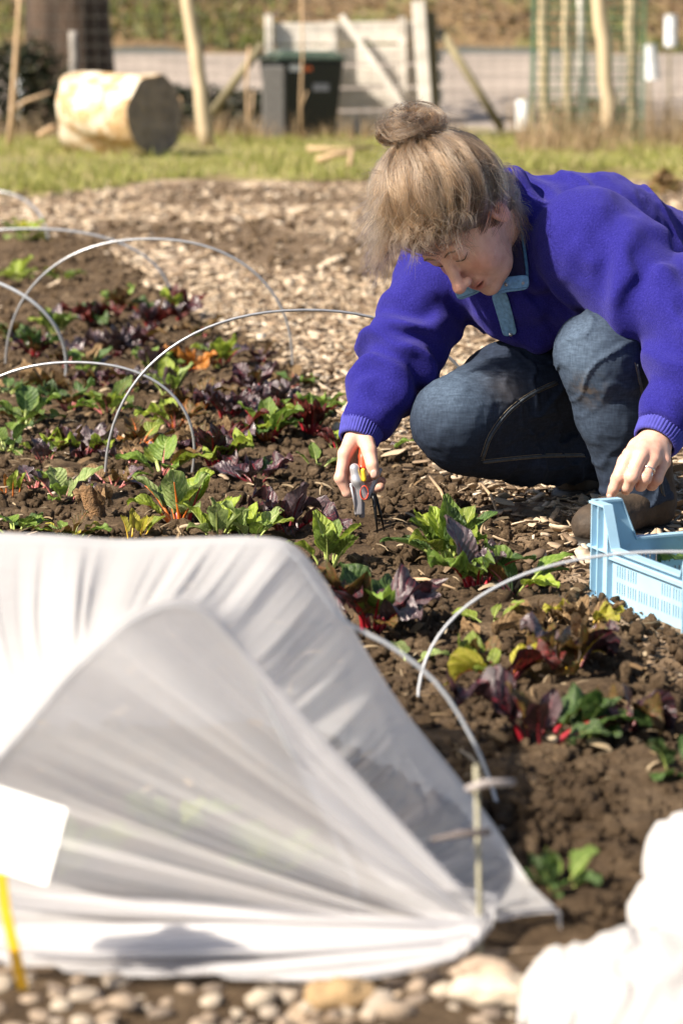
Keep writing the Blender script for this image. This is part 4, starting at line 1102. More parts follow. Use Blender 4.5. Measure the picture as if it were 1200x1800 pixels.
# outer ends: left hem up the crease to near the corner
O_ = np.concatenate([poly([G(520, 1762), G(300, 1756), G(60, 1740), G(-200, 1722), G(-420, 1690)], 90), K[1:]])
d_ = np.concatenate([[0], np.cumsum(np.linalg.norm(np.diff(O_, axis=0), axis=1))]); O_ = np.stack([np.interp(np.linspace(0, d_[-1] * 0.93, NA), d_, O_[:, i]) for i in range(3)], 1)
I_ = poly([G(800, 1722), G(835, 1700), C0 + np.array((-0.01, 0, 0)), C0 + np.array((-0.005, 0.005, 0.02)), C0 + np.array((0.0, 0.01, 0.035))], NA)
ff = 1.1 * fold(a_ * 1.0, 26, 5) + 0.5 * np.sin(a_ * 75 + 3 * fold(a_, 9, 2)) + 0.5 * fold(a_, 70, 6) + 0.28 * fold(a_, 150, 8)
for j in range(ns):
    s = j / (ns - 1)
    base = I_ * (1 - s) + O_ * s
    prof = (math.sin(math.pi * min(1, s ** 0.7)) ** 0.8) if s < 1 else 0
    nrm = np.array((-0.15, -0.88, 0.45))
    sag = ((-0.030 + 0.055 * np.clip(1 - a_ / 0.42, 0, 1)) * math.sin(math.pi * s))[:, None]
    base = base + nrm[None] * ((0.048 * prof * ff * (0.30 + 0.70 * s) * (1 - 0.6 * s ** 3))[:, None]) + nrm[None] * sag
    base[:, 2] = np.maximum(base[:, 2], 0.020 + 0.012 * np.abs(ff))
    V[j] = base
i = np.arange(ns - 1)[:, None] * NA + np.arange(NA - 1)[None]
F = np.stack([i, i + 1, i + NA + 1, i + NA], -1).reshape(-1, 4)
link("end_panel", mesh("end_panel", V.reshape(-1, 3) - co, F, True), M_NET, cover)
# roof panel from the crease to the second hoop, then down behind
ns = 60; V = np.zeros((ns + 24, NA, 3)); ff = fold(a_, 24, 9) + 0.45 * fold(a_, 64, 12) + 0.25 * fold(a_, 140, 15)
fade = np.clip((a_ - 0.35) / 0.4, 0, 1)
for j in range(ns):
    s = j / (ns - 1)
    base = K * (1 - s) + T_ * s
    up_ = np.array((0.45, -0.35, 0.8))
    base = base + up_[None] * (-0.020 * math.sin(math.pi * s) + 0.013 * math.sin(math.pi * s) * ff * (0.5 + 1.9 * fade))[:, None]
    base[:, 2] = np.maximum(base[:, 2], 0.030)
    V[j] = base
back = np.clip(1 - np.abs(a_ - 0.40) / 0.5, 0, 1) ** 0.5
for j in range(24):
    s = (j + 1) / 24
    p = T_.copy(); p[:, 1] += (0.30 * s) * back; p[:, 0] += 0.03 * s * back; p[:, 2] = T_[:, 2] * (1 - s ** 2.2) + 0.012 * s
    V[ns + j] = p
i = np.arange(ns + 23)[:, None] * NA + np.arange(NA - 1)[None]
F = np.stack([i, i + NA, i + NA + 1, i + 1], -1).reshape(-1, 4)
link("roof_panel", mesh("roof_panel", V.reshape(-1, 3) - co, F, True), M_NET, cover)
def bent(pts, r_, lab):
    pts = np.array(pts); o_ = np.array((pts[:, 0].mean(), pts[:, 1].mean(), 0)); mb = MB(); mb.tube([p - o_ for p in pts], r_, 8)
    return tag(mb.build("hoop", M_HOOPP, None, True, loc=tuple(o_)), lab, "hoop", "bent hoops over the bed")
kk = K[0:int(NA * 0.80):6] + np.array((0.0, 0.006, -0.006))
bent(np.concatenate([kk, [[kk[-1][0] + 0.03, kk[-1][1] + 0.01, 0.06], [kk[-1][0] + 0.04, kk[-1][1] + 0.01, -0.08]]]), 0.0024, "hoop under the white cover shaping its front end")
iT = int(np.argmin(np.abs((T_[:, 0] / T_[:, 1]) * F_PX * 0.985 - (-40)))) if False else int(NA * 0.60)
tt = [q for q in T_[0:iT:6] + np.array((0.0, 0.004, -0.007))]
bent(poly(tt + [P(598, 1086, 2.80), P(690, 1138, 2.79), P(770, 1205, 2.785), P(835, 1310, 2.78), P(872, 1410, 2.775), G(886, 1497), G(886, 1497) - np.array((0, 0, 0.1))], 60), 0.0024, "pale hoop whose right leg stands outside the white cover")
# plants growing under the cover
for k, (px, py, w_) in enumerate(((110, 1560, "left"), (300, 1500, "middle"), (480, 1560, "right"))):
    plant("seedling", px, py, 8, .10, [MI, FL, U], ['green', 'bright', 'pale'], ['green'], "green seedling dimly seen through the white netting, %s of three" % w_, cat="seedling", seed=300 + k, group="seedlings under the cover")

# gathered bundle of the same net at the lower right
def bundle_sdf(p):
    d = smins([ell(p, P(1105, 1785, 2.17), (0.105, 0.10, 0.075)), ell(p, P(1200, 1770, 2.2), (0.10, 0.12, 0.085)), ell(p, P(1010, 1770, 2.2), (0.050, 0.06, 0.058)),
               capsule(p, P(1210, 1640, 2.35), P(1235, 1520, 2.55), 0.06, 0.055), ell(p, P(1185, 1620, 2.4), (0.05, 0.07, 0.05)), ell(p, P(1200, 1520, 2.55), (0.042, 0.07, 0.06))], 0.03)
    q = p - P(880, 1690, 2.35)
    ang = np.arctan2(q[:, 2] + 0.06, q[:, 0] + 0.02)
    w = fbm(p * 7, 3, 5)
    return d + 0.009 * (np.abs(np.sin(ang * 11 + 5 * w)) - 0.6) + 0.0055 * np.abs(np.sin(ang * 31 + 11 * w)) + 0.005 * fbm(p * np.array((14, 8, 10)), 2, 6) + 0.003 * np.abs(fbm(p * np.array((38, 16, 24)), 3, 16))
bme = sdf_mesh("net_bundle", bundle_sdf, (0.14, 1.95, -0.02), (0.56, 2.75, 0.20), 0.005)
tag(link("net_bundle", bme, cloth_material("bunched net", 0.03, (0.84, 0.82, 0.81))), "bunched white netting heaped at the lower right corner", "netting")

# plant label: blank white card on a yellow stake
lab = empty("plant_label", tuple(G(50, 1738))); tag(lab, "blank white plant label on a yellow stake at the left edge", "plant label"); lo_ = np.array(lab.location)
LY = 2.20
b = MB(); q = [P(-40, 1372, LY + 0.05), P(117, 1424, LY - 0.008), P(82, 1556, LY - 0.022), P(-60, 1512, LY + 0.03)]; th = np.array((0.0012, 0.002, 0))
b.add([p - lo_ for p in q] + [p - lo_ + th for p in q], [(3, 2, 1, 0), (4, 5, 6, 7), (0, 1, 5, 4), (1, 2, 6, 5), (2, 3, 7, 6), (3, 0, 4, 7)])
b.build("card", simple("white card", (0.88, 0.87, 0.83), 0.5, var=0.02, bmp=0), lab)
b = MB(); c_ = [P(2, 1535, LY - 0.004), P(10, 1600, LY - 0.002), P(26, 1670, LY), G(47, 1740)]
for k in range(3):
    b.beam(c_[k] - lo_, c_[k + 1] - lo_ + (np.array((0, 0, -0.02)) if k == 2 else 0), 0.0105, 0.003, (0.2, 1, 0.2))
b.build("stake", simple("yellow plastic", (0.75, 0.46, 0.03), 0.4, var=0.08, bmp=0), lab)

# cane with two twigs tied across, pinning the cover
cn = empty("cane", tuple(G(846, 1700))); tag(cn, "thin grey cane with two short cross twigs pinning the cover", "cane"); lo_ = np.array(cn.location)
M_CANE = simple("grey cane", (0.30, 0.28, 0.20), 0.7, bmp=0.2)
b = MB(); b.tube([G(846, 1700) - lo_ - np.array((0, 0, 0.05)), P(842, 1560, 2.37) - lo_, P(836, 1345, 2.36) - lo_], [0.0032, 0.0030, 0.0027], 7); b.build("upright", M_CANE, cn, True)
M_TWIG = simple("grey twig", (0.11, 0.09, 0.085), 0.7)
b = MB(); b.tube([P(818, 1388, 2.352) - lo_, P(850, 1377, 2.352) - lo_, P(903, 1375, 2.36) - lo_], [0.0035, 0.0045, 0.0035], 7); b.build("cross_twig", simple("pale twig", (0.27, 0.24, 0.23), 0.6), cn, True)
b = MB(); b.tube([P(757, 1476, 2.352) - lo_, P(810, 1466, 2.352) - lo_, P(862, 1462, 2.355) - lo_], [0.0022, 0.0040, 0.0040], 7); b.build("cross_twig", M_TWIG, cn, True)

# ================================================================ STONES ALONG THE FRONT
def stone_material(name, c): return simple(name, c, 0.85, var=0.25, scale=35, bmp=0.5, bdist=0.004)
STM = [stone_material("flint stone", (0.40, 0.33, 0.26)), stone_material("brown stone", (0.34, 0.26, 0.19)), stone_material("pale stone", (0.48, 0.40, 0.31)), stone_material("grey stone", (0.22, 0.17, 0.13))]
smes = []; iv3, if3 = ico(3)
for k in range(6):
    v = iv2.copy(); v = v * (1 + 0.55 * fbm(v * 1.3 + k * 7, 4, k, 0.6)[:, None]); v[:, 2] *= 0.62
    me = mesh("stone", v, if2, True); me.materials.append(STM[0]); smes.append(me)
strip = [p for p in ()]
ys_ = np.linspace(1.55, 2.36, 40)
X, Y, F = fan_grid(lambda y: 0 * y - 1.3, lambda y: 0 * y + 1.3, ys_, 120)
gs = tag(link("stony_edge", mesh("stony_edge", np.stack([X, Y, 0.004 + ground_z(X, Y) + 0.01 * fbm(xy(X, Y, 20), 3, 8)], 1), F, True), soil_material("stony soil")), kind='structure')
r = random.Random(12)
spots = []
for t in range(4000):
    x = r.uniform(-0.55, 0.62); y = r.uniform(1.98, 2.33); s = r.choice((0.006, 0.007, 0.009, 0.012, 0.017))
    if x > 0.20 and y > 2.0: continue
    lim = 2.285 if x < 0.05 else 2.36
    if y > lim: continue
    if all((x - a) ** 2 + (y - b_) ** 2 > ((s + c) * 0.86) ** 2 for a, b_, c in spots): spots.append((x, y, s))
    if len(spots) >= 297: break
for x, y, s in spots:
    o = bpy.data.objects.new("stone", r.choice(smes)); COL.objects.link(o); o.parent = gs
    o.material_slots[0].link = 'OBJECT'; o.material_slots[0].material = r.choice(STM)
    o.location = (x, y, s * 0.35); o.rotation_euler = (r.uniform(-.4, .4), r.uniform(-.4, .4), r.uniform(0, 6.3)); o.scale = (s * r.uniform(.9, 1.3), s, s * r.uniform(.7, 1))
for k, (px, py, s, mk_, lab_) in enumerate(((845, 1725, 0.021, 1, "reddish stone weighing the cover at the cane's foot"), (600, 1766, 0.026, 1, "ochre stone on the cover's front hem"), (872, 1768, 0.028, 2, "large pale stone beside the white bundle"))):
    g = G(px, py); v = iv3 * (1 + 0.75 * fbm(iv3 * 1.5 + k * 3, 4, 30 + k)[:, None]) * np.array((1.35, 0.8, 0.55)) * s
    me = mesh("stone", v, if3, True); o = link("stone", me, [STM[1], stone_material("ochre stone", (0.30, 0.20, 0.10)), STM[2]][k], None, (g[0], g[1], s * 0.5)); tag(o, lab_, "stone")

# ================================================================ BLUE CRATE
M_BLUE, nt, bs, out = mat("pale blue plastic")
c1 = ramp(nt, noise(nt, 14, 4), [(0.3, (0.27, 0.44, 0.57)), (0.7, (0.32, 0.50, 0.63))])
mx = nt.nodes.new('ShaderNodeMixRGB'); nt.links.new(ramp(nt, noise(nt, 38, 7, 0.75), [(0.56, (0, 0, 0)), (0.74, (0.55, 0.55, 0.55))]), mx.inputs[0])
nt.links.new(c1, mx.inputs[1]); mx.inputs[2].default_value = (0.24, 0.21, 0.17, 1); nt.links.new(mx.outputs[0], bs.inputs['Base Color'])
nt.links.new(ramp(nt, noise(nt, 25, 4), [(0.3, (0.34, 0.34, 0.34)), (0.7, (0.6, 0.6, 0.6))]), bs.inputs['Roughness']); bump(nt, bs, noise(nt, 90, 4), 0.08, 0.002)
ca = G(1040, 1052); ud = Vector((0.38, -0.92, 0)).normalized(); wd = Vector((0.92, 0.38, 0)).normalized()
crate = empty("crate", (ca[0], ca[1], 0.004)); crate.rotation_euler = (0, 0, math.atan2(wd.y, wd.x))   # local x along the long side, -y along the short
tag(crate, "pale blue plastic harvest crate with raised corners and slotted sides", "crate")
CL, CW, CHT, CLO, TH = 0.60, 0.385, 0.163, 0.094, 0.004
def plate(L, prof, slots, th, nx_extra=()):
    """upright plate in the local x-z plane with real slots; prof(x) is its top edge"""
    xs = sorted(set([0, L] + [round(s[0], 5) for s in slots] + [round(s[1], 5) for s in slots] + list(nx_extra)))
    zs = sorted(set([0.0] + [round(s[2], 5) for s in slots] + [round(s[3], 5) for s in slots])) + ['top']
    V = []; F = []; idx = {}
    def vid(i, k, side):
        key = (i, k, side)
        if key not in idx:
            z = prof(xs[i]) if zs[k] == 'top' else zs[k]
            idx[key] = len(V); V.append((xs[i], 0.0 if side == 0 else th, z))
        return idx[key]
    nx_, nz_ = len(xs) - 1, len(zs) - 1
    def solid(i, k):
        if i < 0 or k < 0 or i >= nx_ or k >= nz_: return False
        if zs[k + 1] == 'top': return True
        cx = (xs[i] + xs[i + 1]) / 2; cz = (zs[k] + zs[k + 1]) / 2
        return not any(s[0] < cx < s[1] and s[2] < cz < s[3] for s in slots)
    for i in range(nx_):
        for k in range(nz_):
            if not solid(i, k): continue
            F.append((vid(i, k, 0), vid(i + 1, k, 0), vid(i + 1, k + 1, 0), vid(i, k + 1, 0)))
            F.append((vid(i, k, 1), vid(i, k + 1, 1), vid(i + 1, k + 1, 1), vid(i + 1, k, 1)))
            if not solid(i - 1, k): F.append((vid(i, k, 0), vid(i, k + 1, 0), vid(i, k + 1, 1), vid(i, k, 1)))
            if not solid(i + 1, k): F.append((vid(i + 1, k, 0), vid(i + 1, k, 1), vid(i + 1, k + 1, 1), vid(i + 1, k + 1, 0)))
            if not solid(i, k - 1): F.append((vid(i, k, 0), vid(i, k, 1), vid(i + 1, k, 1), vid(i + 1, k, 0)))
            if not solid(i, k + 1): F.append((vid(i, k + 1, 0), vid(i + 1, k + 1, 0), vid(i + 1, k + 1, 1), vid(i, k + 1, 1)))
    return V, F
def slots_for(L):
    s = []; g0 = 0.070
    n = int((L - 2 * g0) / 0.037)
    for j in range(n):
        x = g0 + (L - 2 * g0 - n * 0.037) / 2 + j * 0.037 + 0.004
        for q in range(4):
            xx = x + q * 0.0083
            s.append((xx, xx + 0.0028, 0.022, 0.042))
            if j < 2 or j >= n - 2 or (n > 12 and abs(j - n / 2) < 2): s.append((xx, xx + 0.0028, 0.050, 0.070))
    return s
CK, SL = 0.050, 0.030           # raised corner: flat part, then slope
def prof_for(L):
    def pr(x):
        e = min(x, L - x)
        return CHT if e <= CK else (CLO + (CHT - CLO) * max(0, 1 - (e - CK) / SL))
    return pr
def side(L, loc, rz, name="side_panel"):
    V, F = plate(L, prof_for(L), slots_for(L), TH, (CK, CK + SL, L - CK - SL, L - CK))
    o = link(name, mesh(name, V, F), M_BLUE, crate); o.location = loc; o.rotation_euler = (0, 0, rz)
    # rim lip following the top edge, standing out
    pr = prof_for(L); b = MB(); xs = [0.0, CK, CK + SL, L - CK - SL, L - CK, L]
    for x0_, x1_ in zip(xs[:-1], xs[1:]):
        b.beam((x0_, 0.0005 - 0.004, pr(x0_) + 0.002), (x1_, 0.0005 - 0.004, pr(x1_) + 0.002), 0.004, 0.016, (0, 1, 0)) if False else b.add(
            [(x0_, -0.010, pr(x0_)), (x1_, -0.010, pr(x1_)), (x1_, TH + 0.004, pr(x1_)), (x0_, TH + 0.004, pr(x0_)), (x0_, -0.010, pr(x0_) + 0.004), (x1_, -0.010, pr(x1_) + 0.004), (x1_, TH + 0.004, pr(x1_) + 0.004), (x0_, TH + 0.004, pr(x0_) + 0.004)],
            [(3, 2, 1, 0), (4, 5, 6, 7), (0, 1, 5, 4), (2, 3, 7, 6), (3, 0, 4, 7), (1, 2, 6, 5)])
    rim = link("rim", mesh("rim", b.v, b.f), M_BLUE, o)
    # ribs on the raised ends and a foot ledge
    b = MB()
    for x in (0.012, 0.034, CK + 0.018):
        for xx in (x, L - x):
            zt = pr(xx) - 0.001
            b.box((xx, -0.0055, zt / 2), (0.0028, 0.011, zt))
    b.box((CK / 2 + 0.005, -0.005, 0.089), (CK + 0.02, 0.010, 0.003)); b.box((L - CK / 2 - 0.005, -0.005, 0.089), (CK + 0.02, 0.010, 0.003))
    b.box((L / 2, -0.006, 0.0025), (L, 0.012, 0.005)); b.box((L / 2, -0.004, 0.080), (L - 0.1, 0.008, 0.003))
    link("ribs", mesh("ribs", b.v, b.f), M_BLUE, o)
    return o
side(CL, (0.0, 0.0, 0), 0.0)                       # placed below: long far side runs along +x at y=0 (its face turned outwards)
bpy.data.objects["side_panel"].rotation_euler = (0, 0, math.pi); bpy.data.objects["side_panel"].location = (CL, 0, 0)
side(CL, (0.0, -CW, 0), 0.0)
side(CW, (0.0, 0.0, 0), -math.pi / 2)
side(CW, (CL, -CW, 0), math.pi / 2)
b = MB(); b.box((CL / 2, -CW / 2, 0.005), (CL - 0.01, CW - 0.01, 0.004)); b.build("base", M_BLUE, crate)
# a pen mark on the sunny side
b = MB(); b.tube([(-0.0012, -0.056, 0.036), (-0.0012, -0.061, 0.030), (-0.0012, -0.058, 0.024)], 0.0012, 5); b.tube([(-0.0012, -0.054, 0.032), (-0.0012, -0.064, 0.030)], 0.001, 5)
pm = b.build("pen_mark", simple("dark ink", (0.02, 0.02, 0.06), 0.6, bmp=0), crate); pm['label'] = "small dark pen mark"
# cut leaves lying in the crate
for k, (x, y, mk_, sk_, lab_) in enumerate(((0.16, -0.20, 'green', 'green', "cut green leaf lying in the crate against its near side"), (0.22, -0.13, 'deep', 'red', "cut dark leaf with red stalk lying in the crate"), (0.12, -0.27, 'deep', 'green', "cut leaf lying lowest in the crate"), (0.28, -0.24, 'bright', 'green', "bright cut leaf lying in the crate at the right edge"), (0.20, -0.30, 'green', 'red', "cut leaf with red stalk in the crate by its near corner"))):
    w_ = crate.matrix_basis @ Vector((x, y, 0))
    rt = empty("cut_leaf", (w_.x, w_.y, 0.022 + 0.012 * k)); tag(rt, lab_, "leaf", "cut leaves in the crate")
    make_leaf(rt, 'flat', k, mk_, sk_, 0.19, k * 1.9 + 0.6, 0.25)
# short twigs lying by the knee
for (a, b_, lab_) in (((755, 838), (790, 905), "thin brown twig lying under her bent knee"), ((845, 850), (875, 908), "straight twig lying on the chips right of the bushy clump"), ((690, 1018), (800, 1035), "pale curved root lying on the soil left of the red stalked chard")):
    p0, p1 = G(*a, 0.025), G(*b_, 0.02); mb = MB(); mb.tube([p0, (p0 + p1) / 2 + np.array((0.004, 0.01, 0.006)), p1], [0.003, 0.0035, 0.002], 6)
    tag(mb.build("twig", M_STEM, None, True), lab_, "twig")
# ================================================================ THE GARDENER
from mathutils.bvhtree import BVHTree
def bvh_of(me):
    return BVHTree.FromPolygons([v.co[:] for v in me.vertices], [p.vertices[:] for p in me.polygons])
def hit(bv, px, py, off=0.0):
    d = ray(px, py); d = d / np.linalg.norm(d); o = Vector((0, 0, CAM_H))
    h = bv.ray_cast(o, Vector(d))
    return None if h[0] is None else np.array(h[0]) - d * off

# head frame: F where she looks, U to the crown, L her left
HF = np.array((-0.30, -0.50, -0.80)); HF /= np.linalg.norm(HF)
HU = np.array((-0.738, -0.414, 0.536)); HU -= HF * (HU @ HF); HU /= np.linalg.norm(HU)
HL = np.cross(HU, HF)
HB = np.stack([HL, HF, HU])
HC_ = P(815, 385, 4.56)
HS = 1.05
def hd(l, f, u): return HC_ + HS * (l * HL + f * HF + u * HU)
def head_sdf(p):
    q = ((p - HC_) @ HB.T) / HS
    d = ell(q, (0, -0.015, 0.025), (0.076, 0.098, 0.090))
    d = smin(d, ell(q, (0, 0.040, -0.030), (0.062, 0.055, 0.082)), 0.03)
    d = smin(d, ell(q, (0, 0.052, -0.083), (0.040, 0.036, 0.030)), 0.03)
    d = smin(d, ell(q, (0, 0.083, -0.100), (0.018, 0.016, 0.015)), 0.018)
    for s in (-1, 1):
        d = smin(d, ell(q, (s * 0.036, 0.066, -0.040), (0.024, 0.022, 0.028)), 0.02)
        d = smax(d, -ell(q, (s * 0.031, 0.106, 0.006), (0.017, 0.016, 0.013)), 0.012)
        d = smin(d, ell(q, (s * 0.031, 0.080, 0.004), (0.0150, 0.0135, 0.0115)), 0.005)
        ear = ell(q, (s * 0.080, -0.006, -0.008), (0.008, 0.019, 0.031))
        ear = smax(ear, -ell(q, (s * 0.091, -0.001, -0.002), (0.009, 0.010, 0.018)), 0.004)
        d = smin(d, ear, 0.008)
    d = smin(d, capsule(q, (-0.036, 0.083, 0.024), (0.036, 0.083, 0.024), 0.010, 0.010), 0.016)
    d = smin(d, capsule(q, (0, 0.090, 0.010), (0, 0.117, -0.034), 0.0085, 0.0115), 0.010)
    d = smin(d, ell(q, (0, 0.1215, -0.038), (0.0130, 0.0120, 0.0110)), 0.006)
    for s in (-1, 1): d = smin(d, ell(q, (s * 0.0120, 0.109, -0.042), (0.0080, 0.0095, 0.0075)), 0.005)
    d = smin(d, ell(q, (0, 0.088, -0.070), (0.026, 0.014, 0.016)), 0.012)
    d = smin(d, capsule(q, (-0.021, 0.088, -0.0625), (0.0, 0.0985, -0.0645), 0.0048, 0.0060), 0.005)
    d = smin(d, capsule(q, (0.021, 0.088, -0.0625), (0.0, 0.0985, -0.0645), 0.0048, 0.0060), 0.005)
    d = smin(d, capsule(q, (-0.016, 0.088, -0.0775), (0.016, 0.088, -0.0775), 0.0065, 0.0065), 0.005)
    d = smin(d, ell(q, (0, 0.092, -0.0775), (0.013, 0.008, 0.0065)), 0.005)
    qc = q.copy(); qc[:, 2] -= 9.0 * q[:, 0] ** 2
    d = smax(d, -ell(qc, (0, 0.105, -0.0712), (0.028, 0.016, 0.0022)), 0.003)
    return d * HS
def chain(p, pts, k=0.004):
    d = None
    for (a, b) in zip(pts[:-1], pts[1:]):
        e = capsule(p, P(*a[:3]), P(*b[:3]), a[3], b[3])
        d = e if d is None else smin(d, e, k)
    return d
RH = dict(w=(634, 748, 4.63, .024),
    index=[(606, 797, 4.585, .0125), (598, 840, 4.570, .0110), (610, 866, 4.572, .0098), (636, 866, 4.592, .0086)],
    middle=[(610, 796, 4.607, .0125), (602, 846, 4.602, .0112), (624, 870, 4.612, .0100), (668, 856, 4.606, .0088)],
    ring=[(616, 794, 4.628, .0120), (612, 842, 4.636, .0105), (640, 860, 4.642, .0095), (671, 846, 4.632, .0085)],
    little=[(624, 790, 4.645, .0110), (622, 828, 4.660, .0095), (640, 846, 4.664, .0085), (660, 838, 4.658, .0078)],
    thumb=[(641, 768, 4.610, .0165), (649, 793, 4.574, .0145), (654, 818, 4.556, .0122), (658, 834, 4.550, .0100)])
LH = dict(w=(1160, 762, 4.345, .027),
    index=[(1106, 800, 4.275, .0125), (1088, 838, 4.258, .0112), (1078, 858, 4.262, .0098), (1073, 870, 4.268, .0086)],
    middle=[(1126, 800, 4.268, .0128), (1110, 838, 4.245, .0114), (1102, 856, 4.256, .0100), (1099, 862, 4.270, .0088)],
    ring=[(1147, 806, 4.274, .0122), (1133, 840, 4.252, .0108), (1126, 854, 4.264, .0096), (1123, 856, 4.280, .0085)],
    little=[(1166, 812, 4.290, .0110), (1154, 842, 4.274, .0096), (1146, 854, 4.284, .0085), (1142, 855, 4.296, .0078)],
    thumb=[(1120, 786, 4.330, .0165), (1098, 812, 4.335, .0140), (1084, 842, 4.322, .0115), (1077, 862, 4.304, .0095)])
def hand_sdf(p, H):
    w = H['w']; ds = []
    pal = None
    for f in ('index', 'middle', 'ring', 'little'):
        e = capsule(p, P(*w[:3]), P(*H[f][0][:3]), w[3] * 0.80, H[f][0][3] * 1.08)
        pal = e if pal is None else smin(pal, e, 0.012)
    pal = smin(pal, capsule(p, P(*w[:3]), P(*H['thumb'][0][:3]), w[3] * 0.8, H['thumb'][0][3]), 0.014)
    d = pal
    fing = None
    for f in ('index', 'middle', 'ring', 'little'):
        c = chain(p, H[f], 0.003)
        j = np.asarray(P(*H[f][1][:3])); c = smin(c, np.linalg.norm(p - j, axis=1) - H[f][1][3] * 1.08, 0.004)
        fing = c if fing is None else smin(fing, c, 0.0012)
    d = smin(d, fing, 0.006)
    d = smin(d, chain(p, H['thumb'], 0.004), 0.007)
    return d
S_R, E_R = P(778, 470, 4.84), P(714, 612, 4.74)
S_L, E_L = P(1035, 430, 4.60), P(1240, 600, 4.44)
NB = P(896, 420, 4.715)
def body_sdf(p):
    d = local(head_sdf, p, HC_, 0.20)
    d = smin(d, capsule(p, hd(0, -0.030, -0.06), NB, 0.052, 0.052), 0.03)
    tor = smins([capsule(p, NB, P(1010, 440, 4.78), 0.06, 0.085), capsule(p, P(905, 480, 4.76), P(1080, 480, 4.82), 0.08, 0.10), capsule(p, P(1080, 480, 4.82), P(1230, 560, 4.92), 0.10, 0.11)], 0.05)
    d = smin(d, tor, 0.04)
    for S_, E_, H in ((S_R, E_R, RH), (S_L, E_L, LH)):
        W = P(*H['w'][:3])
        arm = smin(capsule(p, S_, E_, 0.05, 0.04), capsule(p, E_, W, 0.04, H['w'][3]), 0.02)
        d = smin(d, arm, 0.02)
    for pts in (((1230, 590, 4.92, .085), (1060, 660, 4.92, .07), (790, 735, 4.64, .055)), ((800, 775, 4.65, .05), (1040, 800, 4.90, .035)), ((1230, 590, 4.92, .085), (1050, 620, 4.53, .055)), ((1050, 620, 4.53, .055), (1115, 870, 4.57, .035))):
        d = smin(d, chain(p, pts, 0.02), 0.03)
    hand = np.minimum(local(lambda q: hand_sdf(q, RH), p, P(632, 810, 4.60), 0.13), local(lambda q: hand_sdf(q, LH), p, P(1125, 815, 4.29), 0.14))
    return smin(d, hand, 0.010)
skin, nt, bs, out = mat("skin")
vc = nt.nodes.new('ShaderNodeAttribute'); vc.attribute_name = 'tint'
mr_ = N(nt, 'ShaderNodeMixRGB', blend_type='MULTIPLY'); mr_.inputs[0].default_value = 1
nt.links.new(vc.outputs['Color'], mr_.inputs[1])
nt.links.new(ramp(nt, noise(nt, 60, 4, 0.6), [(0.3, (0.88, 0.82, 0.80)), (0.7, (1.06, 1.04, 1.03))]), mr_.inputs[2])
nt.links.new(mr_.outputs[0], bs.inputs['Base Color'])
bs.inputs['Roughness'].default_value = 0.50; bs.inputs['Specular IOR Level'].default_value = 0.35
bs.inputs['Subsurface Weight'].default_value = 0.18; bs.inputs['Subsurface Radius'].default_value = (1.0, 0.35, 0.2); bs.inputs['Subsurface Scale'].default_value = 0.006
bump(nt, bs, noise(nt, 420, 3), 0.12, 0.001)
me = sdf_mesh("person", body_sdf, (-0.02, 4.20, 0.05), (0.78, 5.06, 0.78), 0.0026)
co_ = np.empty(len(me.vertices) * 3, np.float32); me.vertices.foreach_get('co', co_); co_ = co_.reshape(-1, 3).astype(float)
q = ((co_ - HC_) @ HB.T) / HS
tint = np.tile(np.array((0.66, 0.42, 0.325)), (len(q), 1))
def blend(c, w):
    global tint
    tint = tint * (1 - w[:, None]) + np.array(c) * w[:, None]
for s in (-1, 1): blend((0.62, 0.26, 0.20), 0.65 * np.exp(-(((q[:, 0] - s * 0.042) / 0.022) ** 2 + ((q[:, 1] - 0.07) / 0.035) ** 2 + ((q[:, 2] + 0.035) / 0.022) ** 2)))
blend((0.60, 0.25, 0.19), 0.6 * np.exp(-(np.linalg.norm(q - np.array((0, 0.122, -0.04)), axis=1) / 0.016) ** 2))
uq = q[:, 2] - 9.0 * q[:, 0] ** 2
lip = np.exp(-((np.abs(uq + 0.0708) / 0.0105) ** 4)) * np.exp(-(np.abs(q[:, 0]) / 0.024) ** 4) * (q[:, 1] > 0.08)
blend((0.46, 0.16, 0.14), 0.85 * lip)
blend((0.18, 0.06, 0.05), 0.8 * np.exp(-((np.abs(uq + 0.0712) / 0.0022) ** 2)) * np.exp(-(np.abs(q[:, 0]) / 0.023) ** 6) * (q[:, 1] > 0.08))
for s in (-1, 1): blend((0.58, 0.24, 0.19), 0.6 * np.exp(-(np.linalg.norm((q - np.array((s * 0.084, -0.006, -0.005))) / np.array((0.02, 0.022, 0.034)), axis=1)) ** 4))
for H in (RH, LH):
    for f in ('index', 'middle', 'ring', 'little', 'thumb'):
        for k_, s_ in ((0, .012), (1, .011), (3, .012)):
            blend((0.60, 0.29, 0.22), 0.5 * np.exp(-(np.linalg.norm(co_ - P(*H[f][k_][:3]), axis=1) / (s_ * 1.3)) ** 2))
for H in (RH, LH):
    for f in ('index', 'middle', 'ring', 'little', 'thumb'):
        blend((0.16, 0.10, 0.06), 0.55 * np.exp(-(np.linalg.norm(co_ - P(*H[f][3][:3]), axis=1) / 0.017) ** 2) * np.clip(fbm(co_ * 160, 3, 6) * 2.2 + 0.35, 0, 1))
blend((0.50, 0.24, 0.18), 0.35 * np.clip(fbm(co_ * 70, 3, 9) * 2, 0, 1))
at = me.attributes.new('tint', 'FLOAT_COLOR', 'POINT'); at.data.foreach_set('color', np.concatenate([tint, np.ones((len(tint), 1))], 1).astype(np.float32).ravel())
person = link("person", me, skin)
tag(person, "crouching person in a purple fleece and jeans pruning chard", "person")
bv_body = bvh_of(me)
def strip(name, pix, r_, m, bv, off=0.001, parent=person, n=7, flat=1.0):
    pts = [hit(bv, a, b, off) for a, b in pix]; pts = [p for p in pts if p is not None]
    b = MB(); b.tube(pts, r_, n); return b.build(name, m, parent, True)
